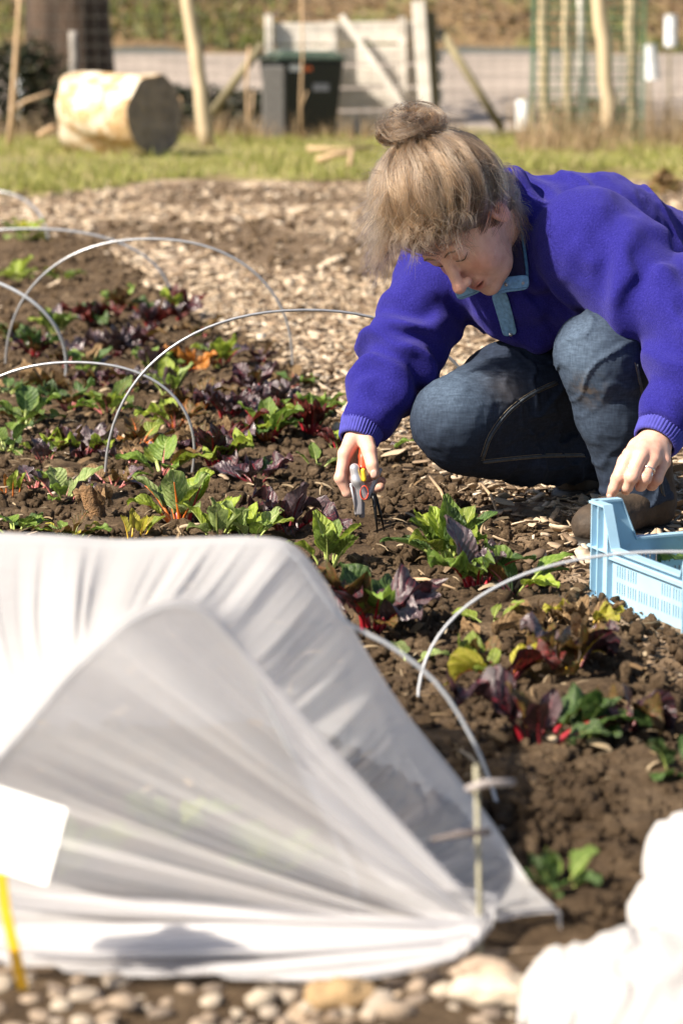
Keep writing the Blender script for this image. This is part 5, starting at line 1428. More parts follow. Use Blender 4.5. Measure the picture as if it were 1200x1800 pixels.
# lashes and brows following the face
M_LASH = simple("lash hair", (0.055, 0.032, 0.022), 0.7, bmp=0); M_BROW = simple("brow hair", (0.16, 0.10, 0.065), 0.8, bmp=0)
def face_curve(name, pts, r_, m):
    out_ = []
    for (l, f, u) in pts:
        o = hd(l, 0.16, u); h = bv_body.ray_cast(Vector(o), Vector(-HF))
        if h[0] is not None: out_.append(np.array(h[0]) + HF * r_[0] * 0.3)
    b = MB(); k = len(out_); b.tube(out_, [r_[0] * (0.45 + 0.55 * math.sin(math.pi * (i + 0.3) / k)) for i in range(k)], 6); b.build(name, m, person, True)
for s in (-1, 1):
    face_curve("eyelashes", [(s * l, 0, u) for l, u in ((0.017, -0.0015), (0.022, -0.0045), (0.029, -0.0060), (0.036, -0.0050), (0.042, -0.0015), (0.046, 0.001))], (0.0013,), M_LASH)
    face_curve("eyebrow", [(s * l, 0, u) for l, u in ((0.013, 0.021), (0.022, 0.025), (0.031, 0.027), (0.040, 0.025), (0.047, 0.020))], (0.0022,), M_BROW)

# ---- fleece jumper
CUF_R, CUF_L = P(637, 752, 4.637), P(1163, 757, 4.35)
FR_D = (P(632, 790, 4.61) - P(668, 690, 4.69)); FR_D /= np.linalg.norm(FR_D)
FL_D = (P(1130, 800, 4.30) - P(1196, 690, 4.40)); FL_D /= np.linalg.norm(FL_D)
e1 = np.array((0.55, -0.1, -0.80)); e1 /= np.linalg.norm(e1)
e2 = np.cross(e1, (0, 1, 0)); e2 /= np.linalg.norm(e2); e3 = np.cross(e1, e2); EB = np.stack([e1, e2, e3])
def along(p, a, b):
    ab = b - a; return ((p - a) @ ab) / (ab @ ab)
def fleece_sdf(p):
    tor = smins([capsule(p, P(908, 392, 4.745), P(940, 405, 4.745), 0.082, 0.095), capsule(p, P(925, 408, 4.74), P(1050, 425, 4.78), 0.095, 0.125), capsule(p, P(1050, 425, 4.78), P(1230, 530, 4.92), 0.125, 0.155),
                 ell(p, P(905, 490, 4.76), (0.115, 0.105, 0.115)), capsule(p, P(890, 545, 4.74), P(945, 585, 4.72), 0.050, 0.045),
                 capsule(p, P(960, 510, 4.72), P(1130, 540, 4.66), 0.075, 0.085), capsule(p, P(1130, 540, 4.66), P(1240, 600, 4.70), 0.085, 0.10)], 0.045)
    ar = smin(capsule(p, S_R, E_R, 0.090, 0.078), capsule(p, E_R, P(672, 690, 4.685), 0.082, 0.064), 0.03)
    ar = smin(ar, capsule(p, P(672, 690, 4.685), CUF_R + FR_D * 0.02, 0.064, 0.043), 0.02)
    ar = smax(ar, (p - (CUF_R + FR_D * 0.004)) @ FR_D, 0.012)
    al = smin(capsule(p, S_L, E_L, 0.112, 0.092), capsule(p, E_L, CUF_L + FL_D * 0.02, 0.088, 0.046), 0.04)
    al = smax(al, (p - (CUF_L + FL_D * 0.004)) @ FL_D, 0.012)
    # folds
    tr = along(p, S_R, E_R); tf = along(p, E_R, CUF_R)
    q = p @ EB.T
    fo = 0.012 * fbm(np.stack([q[:, 0] * 5, q[:, 1] * 17, q[:, 2] * 9], 1), 2, 3) + 0.004 * fbm(p * 26, 2, 8)
    rg = 1 - np.abs(fbm(np.stack([q[:, 0] * 4, q[:, 1] * 11, q[:, 2] * 6], 1), 2, 13)) * 3.2
    tor = tor - fo - 0.011 * np.clip(rg, 0, 1) ** 1.5 - 0.002 * np.clip(1 - np.abs(fbm(np.stack([q[:, 0] * 9, q[:, 1] * 26, q[:, 2] * 14], 1), 2, 23)) * 4, 0, 1)
    wr = fbm(p * 9, 2, 4)
    ar = ar - 0.010 * np.sin(tr * 13 + 4 * wr + p[:, 0] * 22) * np.clip(1 - np.abs(tr - 0.8) * 1.1, 0, 1) - 0.010 * np.sin(tf * 15 + 5 * wr - p[:, 0] * 16) * np.clip(1 - np.abs(tf - 0.3) * 1.3, 0, 1) - 0.006 * fbm(p * 18, 2, 9)
    ta = along(p, S_L, E_L); tb_ = along(p, E_L, CUF_L)
    al = al - 0.012 * np.sin(ta * 12 + 4 * wr + q[:, 1] * 20) * np.clip(1 - np.abs(ta - 0.55) * 1.4, 0, 1) - 0.008 * np.sin(tb_ * 14 + 4 * wr) * np.clip(1 - np.abs(tb_ - 0.5) * 1.5, 0, 1) - 0.005 * fbm(p * 18, 2, 19)
    d = smin(smin(tor, ar, 0.035), al, 0.030)
    # neck opening: leave room for the neck and jaw
    d = smax(d, -capsule(p, hd(0.0, 0.02, -0.05), P(890, 450, 4.66), 0.072, 0.045), 0.02)
    d = smax(d, -capsule(p, hd(0.0, 0.07, -0.085), hd(0, 0.12, -0.10), 0.05, 0.05), 0.02)
    d = smin(d, chain(p, ((900, 318, 4.675, .030), (926, 372, 4.648, .030), (944, 430, 4.628, .030), (948, 490, 4.622, .026)), 0.02), 0.018)
    return d
fl, nt, bs, out = mat("purple fleece")
nt.links.new(ramp(nt, noise(nt, 320, 3, 0.6), [(0.3, (0.014, 0.012, 0.132)), (0.55, (0.021, 0.018, 0.180)), (0.75, (0.034, 0.030, 0.24))]), bs.inputs['Base Color'])
bs.inputs['Roughness'].default_value = 0.95; bs.inputs['Specular IOR Level'].default_value = 0.1
bs.inputs['Sheen Weight'].default_value = 0.22; bs.inputs['Sheen Roughness'].default_value = 0.45; bs.inputs['Sheen Tint'].default_value = (0.40, 0.36, 1.0, 1)
bump(nt, bs, noise(nt, 260, 4, 0.75), 0.75, 0.0035)
jme = sdf_mesh("jumper", fleece_sdf, (-0.02, 4.20, 0.10), (0.78, 5.12, 0.72), 0.0045)
jumper = link("jumper", jme, fl, person); jumper['label'] = "purple fleece jumper with soft folds"
bv_j = bvh_of(jme)
# ribbed cuffs
def cuff(c, ax_, r0, r1, L, name="cuff"):
    ax_ = Vector(ax_).normalized(); u = ax_.cross(Vector((0, 0, 1))).normalized(); w = ax_.cross(u); n = 168; V = []; rows = 10
    for i in range(rows):
        t = i / (rows - 1); rr = r0 + (r1 - r0) * t
        if i == rows - 1: rr -= 0.0025
        for k in range(n):
            a = 2 * math.pi * k / n; q_ = rr + 0.0011 * (1 if k % 4 < 2 else -1) * (0 < i < rows - 1)
            V.append(tuple(Vector(c) + ax_ * (t * L) + (u * math.cos(a) + w * math.sin(a)) * q_))
    F = [(i * n + k, i * n + (k + 1) % n, (i + 1) * n + (k + 1) % n, (i + 1) * n + k) for i in range(rows - 1) for k in range(n)]
    o = link(name, mesh(name, V, F, True), simple("ribbed cuff", (0.044, 0.042, 0.27), 0.9, var=0.15, scale=90, bmp=0.3), jumper)
    m_ = o.modifiers.new("thick", 'SOLIDIFY'); m_.thickness = 0.003; m_.offset = -1
    return o
cuff(CUF_R - FR_D * 0.014, FR_D, 0.046, 0.0385, 0.046)
cuff(CUF_L - FL_D * 0.016, FL_D, 0.050, 0.0420, 0.048)

# collar, placket and studs, draped over chest and neck
def drape(name, rows, m, bv, off, th=0.003, parent=jumper, fallback=4.62, Ys=None):
    V = []; nr, nc = len(rows), len(rows[0])
    for i, rw in enumerate(rows):
        for j, (a, b) in enumerate(rw):
            if Ys is not None: V.append(P(a, b, Ys[i][j]))
            else:
                h = hit(bv, a, b, off); V.append(h if h is not None else P(a, b, fallback))
    F = [(i * nc + j, i * nc + j + 1, (i + 1) * nc + j + 1, (i + 1) * nc + j) for i in range(nr - 1) for j in range(nc - 1)]
    o = link(name, mesh(name, V, F, True), m, parent)
    s = o.modifiers.new("thick", 'SOLIDIFY'); s.thickness = th
    s2 = o.modifiers.new("sub", 'SUBSURF'); s2.levels = 2; s2.render_levels = 2
    return o
M_DEN = simple("light blue cotton", (0.17, 0.32, 0.50), 0.92, var=0.25, scale=140, bmp=0.5, bdist=0.0015, spec=0.1)
M_DENE = simple("blue cotton binding", (0.055, 0.13, 0.24), 0.9, var=0.3, scale=160, bmp=0.5, bdist=0.001, spec=0.1)
M_FLSHADE = simple("shaded fleece", (0.020, 0.016, 0.065), 0.95, var=0.2, scale=150, bmp=0.3)  # inside of the purple fleece collar, its shadow painted in as darker colour
CY = 4.600
drape("collar_inside", [[(866, 398), (876, 428), (872, 466), (860, 506)], [(884, 360), (898, 418), (902, 470), (896, 507)], [(898, 336), (915, 405), (923, 470), (923, 503)]], M_FLSHADE, None, 0, 0.004,
      Ys=[[4.606, 4.612, 4.612, 4.606], [4.600, 4.600, 4.598, 4.594], [4.604, 4.594, 4.587, 4.583]])
drape("collar_edge", [[(895, 330), (911, 390), (919, 440), (924, 485), (923, 506)], [(901, 329), (917, 390), (925, 440), (930, 485), (929, 507)]], M_DENE, None, 0, 0.003,
      Ys=[[4.605, 4.592, 4.586, 4.581, 4.579]] * 2)
drape("collar_flap", [[(856, 503), (878, 488), (905, 485), (929, 482)], [(862, 511), (884, 499), (906, 496), (930, 493)], [(868, 521), (890, 513), (908, 512), (930, 509)]], M_DEN, None, 0, 0.004,
      Ys=[[4.575, 4.577, 4.578, 4.580], [4.570, 4.572, 4.574, 4.577], [4.573, 4.575, 4.577, 4.579]])
drape("collar_flap", [[(794, 503), (815, 502), (838, 499), (852, 500)], [(799, 515), (817, 512), (838, 508), (850, 506)], [(804, 530), (822, 523), (838, 516), (846, 511)]], M_DEN, None, 0, 0.004,
      Ys=[[4.610, 4.605, 4.600, 4.600]] * 3)
pk = drape("placket", [[(862, 516), (876, 513), (890, 510)], [(867, 532), (881, 530), (895, 527)], [(874, 556), (888, 553), (901, 550)], [(881, 580), (894, 578), (907, 575)], [(884, 592), (897, 590), (909, 587)]], M_DEN, bv_j, 0.004)
M_THR = simple("blue thread", (0.05, 0.12, 0.24), 0.9, bmp=0)
for pts_ in ([(862, 516, 4.5685), (890, 508.5, 4.5705), (908, 507.5, 4.5725), (927, 504.5, 4.5745)], [(803, 525, 4.604), (821, 519, 4.599), (838, 512, 4.594)]):
    b = MB(); b.tube([P(*q_) for q_ in pts_], 0.0006, 5); b.build("stitching", M_THR, jumper, True)
M_STUD = simple("metal stud", (0.45, 0.45, 0.45), 0.3, 0.9, bmp=0)
def disc(name, c, nrm, r_, h_, m, parent):
    b = MB(); n_ = Vector(nrm).normalized(); c = Vector(c); b.tube([c, c + n_ * h_], [r_, r_ * 0.8], 16); b.tube([c + n_ * h_, c + n_ * (h_ + 0.0004)], [r_ * 0.55, r_ * 0.5], 12); return b.build(name, m, parent, True)
for (a, b_, y_) in ((889, 500, 4.570), (918, 497, 4.574)):
    disc("stud", P(a, b_, y_), (-0.1, -1, 0.15), 0.0042, 0.0014, M_STUD, jumper)
h_ = hit(bv_j, 897, 588, 0.007)
if h_ is not None: disc("stud", h_, (-0.1, -1, 0.1), 0.004, 0.0014, M_STUD, jumper)
b = MB(); b.tube([P(848, 505, 4.600), P(858, 511, 4.585), P(868, 507, 4.580), P(878, 495, 4.590), P(886, 480, 4.605)], 0.0010, 6)
b.build("necklace", simple("gold chain", (0.75, 0.50, 0.18), 0.3, 0.9, bmp=0), person, True)

# ---- jeans
def jeans_sdf(p):
    rt_ = chain(p, ((1230, 600, 4.95, .125), (1070, 655, 4.92, .105), (900, 690, 4.76, .100), (800, 738, 4.64, .086)), 0.03)
    rs_ = chain(p, ((812, 768, 4.655, .072), (920, 790, 4.78, .066), (1045, 795, 4.90, .058)), 0.02)
    r_ = smin(rt_, rs_, 0.018)
    lt_ = chain(p, ((1230, 600, 4.92, .12), (1150, 620, 4.72, .092), (1058, 628, 4.53, .082)), 0.03)
    ls_ = chain(p, ((1054, 622, 4.525, .080), (1078, 730, 4.545, .068), (1112, 830, 4.57, .060), (1124, 880, 4.578, .068)), 0.02)
    ad = np.array((0.12, 0.06, -0.98)); ad /= np.linalg.norm(ad)
    ls_ = smax(ls_, (p - P(1122, 880, 4.578)) @ ad, 0.006)
    l_ = smin(lt_, ls_, 0.025)
    tk = along(p, P(1054, 622, 4.525), P(1120, 880, 4.58))
    w = fbm(p * 10, 2, 44)
    rg1 = np.clip(1 - np.abs(np.sin(tk * 11 + 3.5 * w + p[:, 0] * 16 - p[:, 1] * 6)) * 2.2, 0, 1)
    l_ = l_ - 0.006 * rg1 * np.clip(np.abs(tk - 0.40) * 2.2, 0.10, 1)
    rg2 = np.clip(1 - np.abs(np.sin((p @ np.array((0.75, 0.4, 0.55))) * 38 + 4 * w)) * 2.0, 0, 1)
    rg3 = np.clip(1 - np.abs(np.sin((p @ np.array((-0.35, 0.2, 0.9))) * 46 + 3.5 * w)) * 2.4, 0, 1)
    r_ = r_ - (0.008 * rg2 + 0.006 * rg3) * np.clip((p[:, 0] - 0.25) * 6, 0, 1)
    d = smin(l_, r_, 0.012)
    return d - 0.0035 * fbm(p * np.array((13, 13, 9)), 2, 24) - 0.0012 * np.clip(1 - np.abs(fbm(p * np.array((20, 20, 14)), 2, 27)) * 5, 0, 1) - 0.0016 * fbm(p * 60, 2, 25)
jn, nt, bs, out = mat("worn denim")
base = ramp(nt, noise(nt, 7, 4, 0.6), [(0.3, (0.009, 0.014, 0.028)), (0.7, (0.019, 0.028, 0.051))])
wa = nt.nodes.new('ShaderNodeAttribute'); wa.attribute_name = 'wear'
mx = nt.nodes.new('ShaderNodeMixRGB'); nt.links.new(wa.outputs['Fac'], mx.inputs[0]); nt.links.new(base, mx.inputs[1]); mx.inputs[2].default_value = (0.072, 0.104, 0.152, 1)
wv = ramp(nt, noise(nt, 260, 2, 0.5, stretch=(1, 1, 0.12)), [(0.3, (0.78, 0.79, 0.82)), (0.7, (1.18, 1.18, 1.17))])
wv2 = ramp(nt, noise(nt, 300, 2, 0.5, stretch=(0.12, 0.3, 1)), [(0.3, (0.75, 0.76, 0.78)), (0.7, (1.2, 1.2, 1.2))])
m2 = N(nt, 'ShaderNodeMixRGB', blend_type='MULTIPLY'); m2.inputs[0].default_value = 1; nt.links.new(mx.outputs[0], m2.inputs[1]); nt.links.new(wv, m2.inputs[2])
m3 = N(nt, 'ShaderNodeMixRGB', blend_type='MULTIPLY'); m3.inputs[0].default_value = 1; nt.links.new(m2.outputs[0], m3.inputs[1]); nt.links.new(wv2, m3.inputs[2])
da = nt.nodes.new('ShaderNodeAttribute'); da.attribute_name = 'dirt'
m4 = nt.nodes.new('ShaderNodeMixRGB'); nt.links.new(da.outputs['Fac'], m4.inputs[0]); nt.links.new(m3.outputs[0], m4.inputs[1]); m4.inputs[2].default_value = (0.12, 0.085, 0.05, 1)
nt.links.new(m4.outputs[0], bs.inputs['Base Color']); bs.inputs['Roughness'].default_value = 0.85; bs.inputs['Specular IOR Level'].default_value = 0.2
bump(nt, bs, noise(nt, 420, 2), 0.35, 0.001)
nme = sdf_mesh("jeans", jeans_sdf, (0.08, 4.36, 0.02), (0.80, 5.14, 0.58), 0.0042)
co_ = np.empty(len(nme.vertices) * 3, np.float32); nme.vertices.foreach_get('co', co_); co_ = co_.reshape(-1, 3).astype(float)
no_ = np.empty(len(nme.vertices) * 3, np.float32); nme.vertices.foreach_get('normal', no_); no_ = no_.reshape(-1, 3)
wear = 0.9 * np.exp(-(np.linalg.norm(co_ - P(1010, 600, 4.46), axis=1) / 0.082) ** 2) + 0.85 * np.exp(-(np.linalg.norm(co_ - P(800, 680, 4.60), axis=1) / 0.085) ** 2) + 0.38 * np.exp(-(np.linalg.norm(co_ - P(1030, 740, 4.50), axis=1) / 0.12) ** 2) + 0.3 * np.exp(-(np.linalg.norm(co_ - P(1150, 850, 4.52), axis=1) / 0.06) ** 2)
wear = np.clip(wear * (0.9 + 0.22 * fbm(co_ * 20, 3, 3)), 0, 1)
dirt = 0.6 * np.exp(-(np.linalg.norm(co_ - P(1030, 690, 4.46), axis=1) / 0.028) ** 2) * np.clip(fbm(co_ * 90, 2, 4) * 2 + 0.6, 0, 1) + 0.3 * np.exp(-(np.linalg.norm(co_ - P(880, 690, 4.64), axis=1) / 0.04) ** 2)
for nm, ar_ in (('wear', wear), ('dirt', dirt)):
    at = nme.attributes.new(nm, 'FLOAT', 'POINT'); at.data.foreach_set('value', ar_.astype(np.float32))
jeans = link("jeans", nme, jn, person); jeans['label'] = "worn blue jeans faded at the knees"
bv_n = bvh_of(nme)
M_SEAM = simple("denim seam", (0.055, 0.068, 0.085), 0.85, var=0.3, scale=90, bmp=0.4); M_STITCH = simple("tan stitching", (0.16, 0.13, 0.09), 0.8, bmp=0)
def seam(pix):
    a = poly([(x, y, 0) for x, y in pix], 26)
    o = strip("seam", [(x, y) for x, y, _ in a], 0.0030, M_SEAM, bv_n, 0.0002, jeans)
    for dx in (-4, 4): strip("stitching", [(x + dx * 0.7, y + dx * 0.7) for x, y, _ in a], 0.0007, M_STITCH, bv_n, 0.0006, o, 5)
seam([(978, 672), (935, 692), (895, 722), (862, 765), (847, 806)])
seam([(848, 812), (900, 806), (960, 801), (1025, 800)])
seam([(1118, 640), (1128, 690), (1138, 740), (1152, 800), (1165, 870)])

# ---- boots
def boot(name, toe, ankle, seed):
    toe = np.asarray(toe); ankle = np.asarray(ankle)
    d = toe - ankle; d[2] = 0; L_ = np.linalg.norm(d); d /= L_; s_ = np.array((-d[1], d[0], 0)); B_ = np.stack([d, s_, (0, 0, 1)])
    rt_ = empty(name, (ankle[0], ankle[1], 0)); rt_.parent = person
    def up_(p):
        g = ell(p, toe + np.array((0, 0, 0.048)) - d * 0.02, (0.062, 0.047, 0.042), B_)
        g = smin(g, capsule(p, toe + np.array((0, 0, 0.05)) - d * 0.05, ankle + np.array((0, 0, 0.07)), 0.040, 0.046), 0.03)
        g = smin(g, capsule(p, ankle + np.array((0, 0, 0.06)) - d * 0.03, ankle + np.array((0, 0, 0.16)), 0.045, 0.050), 0.03)
        g = smax(g, 0.018 - p[:, 2], 0.004); return g + 0.003 * fbm(p * 40, 2, seed)
    def so_(p):
        c = (toe + ankle) / 2 - d * 0.01
        g = rbox(p, (c[0], c[1], 0.014), (L_ / 2 + 0.065, 0.050, 0.014), 0.012, B_)
        g = smax(g, ell(p, (c[0], c[1], 0.01), (L_ / 2 + 0.075, 0.062, 0.05), B_), 0.01)
        return g + 0.0022 * np.sin(((p - c) @ d) * 520) * (np.abs((p - c) @ s_) > 0.03)
    lo = np.minimum(toe, ankle) - np.array((0.12, 0.12, 0)); hi = np.maximum(toe, ankle) + np.array((0.12, 0.12, 0)); lo[2] = -0.01; hi[2] = 0.23
    link("upper", sdf_mesh("upper", up_, lo, hi, 0.0035), simple("brown suede", (0.045, 0.030, 0.019), 0.75, var=0.35, scale=40, bmp=0.5), rt_).matrix_parent_inverse = Matrix.Translation(-rt_.location)
    hi[2] = 0.05
    link("sole", sdf_mesh("sole", so_, lo, hi, 0.0030), simple("black rubber", (0.022, 0.019, 0.016), 0.5, bmp=0.3), rt_).matrix_parent_inverse = Matrix.Translation(-rt_.location)
boot("boot", G(1042, 968), G(1130, 945), 3)
boot("boot", G(1010, 880), G(1075, 862), 5)

# ---- ring
rc = P(1139, 832, 4.262); ax_ = Vector(P(1133, 840, 4.252) - P(1147, 806, 4.274)).normalized()
u = ax_.cross(Vector((0, 0, 1))).normalized(); w = ax_.cross(u)
b = MB(); cc = Vector(P(1138.5, 826, 4.261)); b.tube([cc + (u * math.cos(a) + w * math.sin(a)) * 0.0125 for a in np.linspace(0, 2 * math.pi, 25)], 0.0013, 6)
M_SIL = simple("silver", (0.75, 0.74, 0.72), 0.2, 0.95, var=0.05, bmp=0)
ro = b.build("finger_ring", M_SIL, person, True)
disc("bezel", P(1140, 835, 4.262) + np.array((0, -0.0118, 0.003)), (0.05, -1, 0.25), 0.0055, 0.0022, M_SIL, ro)
# thumb nails and finger nails
M_NAIL = simple("nail", (0.66, 0.42, 0.34), 0.3, var=0.05, bmp=0)
for px, py, sx, sy_ in ((657, 833, 0.0068, 0.0085), (1071, 872, 0.005, 0.004)):
    h_ = hit(bv_body, px, py, 0.0)
    if h_ is not None:
        v = iv2 * np.array((sx, 0.0016, sy_)) + h_; link("nail", mesh("nail", v, if2, True), M_NAIL, person)

# ---- hair
HC2 = P(772, 350, 4.545); HR = np.array((0.116, 0.118, 0.112))
BUNB, BUNC = P(738, 258, 4.555), P(726, 222, 4.555)
def cap_sdf(p):
    d = ell(p, HC2, HR * 0.93)
    d = smin(d, ell(p, P(862, 372, 4.60), (0.045, 0.06, 0.07)), 0.03)
    d = smin(d, ell(p, P(888, 372, 4.625), (0.026, 0.04, 0.062)), 0.02)
    d = smin(d, capsule(p, BUNB - np.array((0, 0, .02)), BUNB, 0.035, 0.02), 0.03)
    d = smin(d, ell(p, BUNC, (0.036, 0.030, 0.026)), 0.01)
    d = smin(d, ell(p, P(800, 255, 4.60), (0.05, 0.04, 0.025)), 0.03)
    d = smax(d, -ell(p, hd(0, 0.100, -0.030), (0.108, 0.100, 0.100)), 0.012)
    d = smax(d, -ell(p, hd(0.088, 0.004, -0.010), (0.022, 0.026, 0.034)), 0.008)
    return d + 0.004 * fbm(p * 30, 3, 7)
capm = simple("hair underneath", (0.075, 0.045, 0.025), 0.7, var=0.5, scale=70, bmp=0.8, bdist=0.01)
cme = sdf_mesh("hair", cap_sdf, P(640, 480, 4.4) * np.array((1, 1, 1)) - 0.05, P(920, 180, 4.78) + 0.03, 0.0035)
hair = link("hair", cme, capm, person); hair['label'] = "fair brown hair tied up in a loose topknot"
hr = np.random.default_rng(23)
strands = []; radii = []; tones = []; TONE = [0.5]
def addstrand(pts, r0=0.00016, r1=0.00006):
    strands.append(np.asarray(pts)); radii.append(np.linspace(r0, r1, len(pts))); tones.append(min(1, max(0, TONE[0] + 0.13 * hr.normal())))
bdir = (BUNB - HC2); bdir /= np.linalg.norm(bdir)
fd = hd(0, 0.09, -0.055)
n_made = 0
NP = 14
lock_dirs = hr.normal(size=(420, 3)); lock_dirs /= np.linalg.norm(lock_dirs, axis=1)[:, None]
lock_off = hr.normal(0, 1, size=(420, 4))
def slerp(a, b, t):
    o = np.arccos(np.clip(a @ b, -0.9999, 0.9999)); so = np.sin(o)
    return (np.sin((1 - t) * o) / so)[:, None] * a + (np.sin(t * o) / so)[:, None] * b
T14 = np.linspace(0, 1, NP)
for li in range(420):
    d0 = lock_dirs[li]; lo_k = lock_off[li]
    TONE[0] = 0.42 + 0.28 * lo_k[1] + 0.22 * (-d0[0])
    if d0 @ bdir < -0.97 or d0 @ bdir > 0.93: continue
    for k in range(34):
        ext_ = 0.02 + 0.07 * hr.random() ** 2
        d = d0 + hr.normal(0, 0.040, 3); d /= np.linalg.norm(d)
        root = HC2 + d * HR * 0.98
        qf = ((root - HC_) @ HB.T) / HS
        if qf[1] > 0.048 and qf[2] < 0.046: continue            # on the face
        if qf[0] > 0.06 and -0.03 < qf[1] < 0.03 and qf[2] < 0.03: continue   # the ear stays free
        S = slerp(d, bdir, T14 * (1 + ext_) - ext_)
        puff = 1.0 + 0.045 * np.sin(np.pi * T14) + 0.045 * lo_k[0] * np.sin(np.pi * T14) + 0.030 * hr.normal() * np.sin(np.pi * T14 * 0.9)
        pts = HC2 + S * HR * puff[:, None]
        wav = (0.0042 + 0.0012 * lo_k[0]) * (1 - T14) ** 0.6
        tang = np.cross(S, bdir); tang /= np.maximum(np.linalg.norm(tang, axis=1), 1e-3)[:, None]
        pts = pts + tang * (wav * np.sin(T14 * (11 + 3 * lo_k[1]) + lo_k[2] * 3 + 0.5 * hr.normal()))[:, None] + tang * (0.010 * lo_k[3] * np.sin(np.pi * T14))[:, None]
        e = np.clip((T14 - 0.80) / 0.20, 0, 1)[:, None] ** 1.5
        pts = pts * (1 - e) + (BUNB + hr.normal(0, 0.007, 3) + np.array((0, 0, 0.012))) * e
        addstrand(pts); n_made += 1
TONE[0] = 0.42
# loops of the topknot
bu = np.array((1.0, 0.0, 0.08)); bw_ = np.array((0.0, 0.9, 0.42)); bn = np.cross(bu, bw_)
for k in range(2600):
    if k % 26 == 0: TONE[0] = 0.42 + 0.28 * hr.normal(); lk_ = hr.random(3) * 6.28; lt_s = 1.6 + 2.2 * hr.random(); lr_ = 0.006 * hr.normal(2) if False else 0.006 * hr.normal(size=2)
    a0 = lk_[0] + 0.12 * hr.normal(); tp = lk_[1] + 0.16 * hr.normal(); rr1 = 0.028 + lr_[0] * 1.4 + 0.0015 * hr.normal(); r2 = 0.019 + lr_[1] + 0.0015 * hr.normal(); sp_ = lt_s + 0.2 * hr.random()
    t = np.linspace(0, 1, 12); a = a0 + sp_ * t; b_ = tp + 2.4 * t * (1 if k % 3 else -0.6)
    ring_ = np.cos(a)[:, None] * bu + np.sin(a)[:, None] * bw_
    pts = BUNC + ring_ * (rr1 + r2 * np.cos(b_))[:, None] * np.array((1.08, 0.85, 1.0)) + bn * (r2 * 1.15 * np.sin(b_))[:, None]
    addstrand(pts)
# a loose loop left of the knot and a lump behind the crown
for k in range(260):
    t = np.linspace(0, math.pi * 1.25, 12); c = P(688, 236, 4.555) + hr.normal(0, 0.003, 3); r_ = 0.017 + 0.004 * hr.normal() * 0.5
    addstrand(c + np.stack([-np.cos(t - 2.2) * r_ * 1.3, 0.004 * np.sin(t * 2), np.sin(t - 2.2) * r_ * 0.9], 1))
for k in range(500):
    t = np.linspace(0, 1, 12); a = P(765, 262, 4.57) + hr.normal(0, 0.006, 3); b_ = P(868, 330, 4.60) + hr.normal(0, 0.010, 3); hgt = 0.034 + 0.010 * hr.normal()
    addstrand(a + (b_ - a) * t[:, None] + np.array((0, 0, 1.0)) * (hgt * np.sin(np.pi * t ** 0.75))[:, None])
TONE[0] = 0.5
# frizz: curly fringe, nape curls, flyaways
def curl(c, d, L_, amp, turns, r0=0.00013):
    t = np.linspace(0, 1, 14); d = d / np.linalg.norm(d); u_ = np.cross(d, (0.3, 0.5, 0.8)); u_ /= np.linalg.norm(u_); v_ = np.cross(d, u_)
    ph = hr.random() * 6.28; am = amp * (0.3 + t)
    addstrand(c + d * (L_ * t)[:, None] + u_ * (am * (np.cos(turns * 6.28 * t + ph) - math.cos(ph) * (1 - t)))[:, None] + v_ * (am * (np.sin(turns * 6.28 * t + ph) - math.sin(ph) * (1 - t)))[:, None] + np.array((0, 0, -0.35 * L_)) * (t ** 2)[:, None], r0, 0.00005)
def on_env(px, py, near=True):
    d_ = ray(px, py); o_ = np.array((0, 0, CAM_H)); A2 = d_ / HR; B2 = (o_ - HC2) / HR
    a = A2 @ A2; b_ = A2 @ B2; c = B2 @ B2 - 1; disc_ = b_ * b_ - a * c
    t = (-b_ - math.sqrt(max(disc_, 0))) / a
    return o_ + d_ * t
def lock(c, d, L_, amp, turns, n_=16, spread=0.0022, drop=0.35):
    """a curl of hair: strands that share one wavy path and part at the tips"""
    TONE[0] = 0.48 + 0.2 * hr.normal()
    t = np.linspace(0, 1, 14); d = d / np.linalg.norm(d); u_ = np.cross(d, hr.normal(size=3)); u_ /= np.linalg.norm(u_); v_ = np.cross(d, u_); ph = hr.random() * 6.28
    for q_ in range(n_):
        am = amp * (0.15 + t) * (1 + 0.25 * hr.normal()); p2 = ph + 0.25 * hr.normal(); L2 = L_ * (0.75 + 0.4 * hr.random())
        base = c + hr.normal(0, spread, 3) + d * (L2 * t)[:, None] + np.array((0, 0, -drop * L2)) * (t ** 2)[:, None]
        sprd = hr.normal(0, 0.004, 3)
        addstrand(base + u_ * (am * (np.cos(turns * 6.28 * t + p2) - math.cos(p2) * (1 - t)))[:, None] + v_ * (am * (np.sin(turns * 6.28 * t + p2) - math.sin(p2) * (1 - t)))[:, None] + sprd * (t ** 1.5)[:, None], 0.00017, 0.00007)
for k in range(100):                                   # curly fringe over the forehead
    px = 680 + 140 * hr.random(); py = 380 + 48 * hr.random() - 0.18 * (px - 690)
    c = on_env(px, py) + np.array((0, 0.006, 0.0)); d = np.array((-0.10 + 0.55 * hr.normal(), -0.35 + 0.3 * hr.normal(), -0.80 + 0.3 * hr.normal()))
    lock(c, d, 0.018 + 0.036 * hr.random() ** 2, 0.003 + 0.007 * hr.random(), 0.5 + 0.9 * hr.random(), 12, 0.0018 + 0.003 * hr.random())
for k in range(85):                                    # loose waves at the temple side away from us
    py = 300 + 140 * hr.random(); c = on_env(668 + 22 * hr.random(), py)
    d = np.array((-0.55 + 0.4 * hr.normal(), 0.2 * hr.normal(), -0.85 + 0.4 * hr.normal()))
    lock(c, d, 0.035 + 0.03 * hr.random(), 0.004 + 0.004 * hr.random(), 0.4 + 0.8 * hr.random(), 11, 0.004)
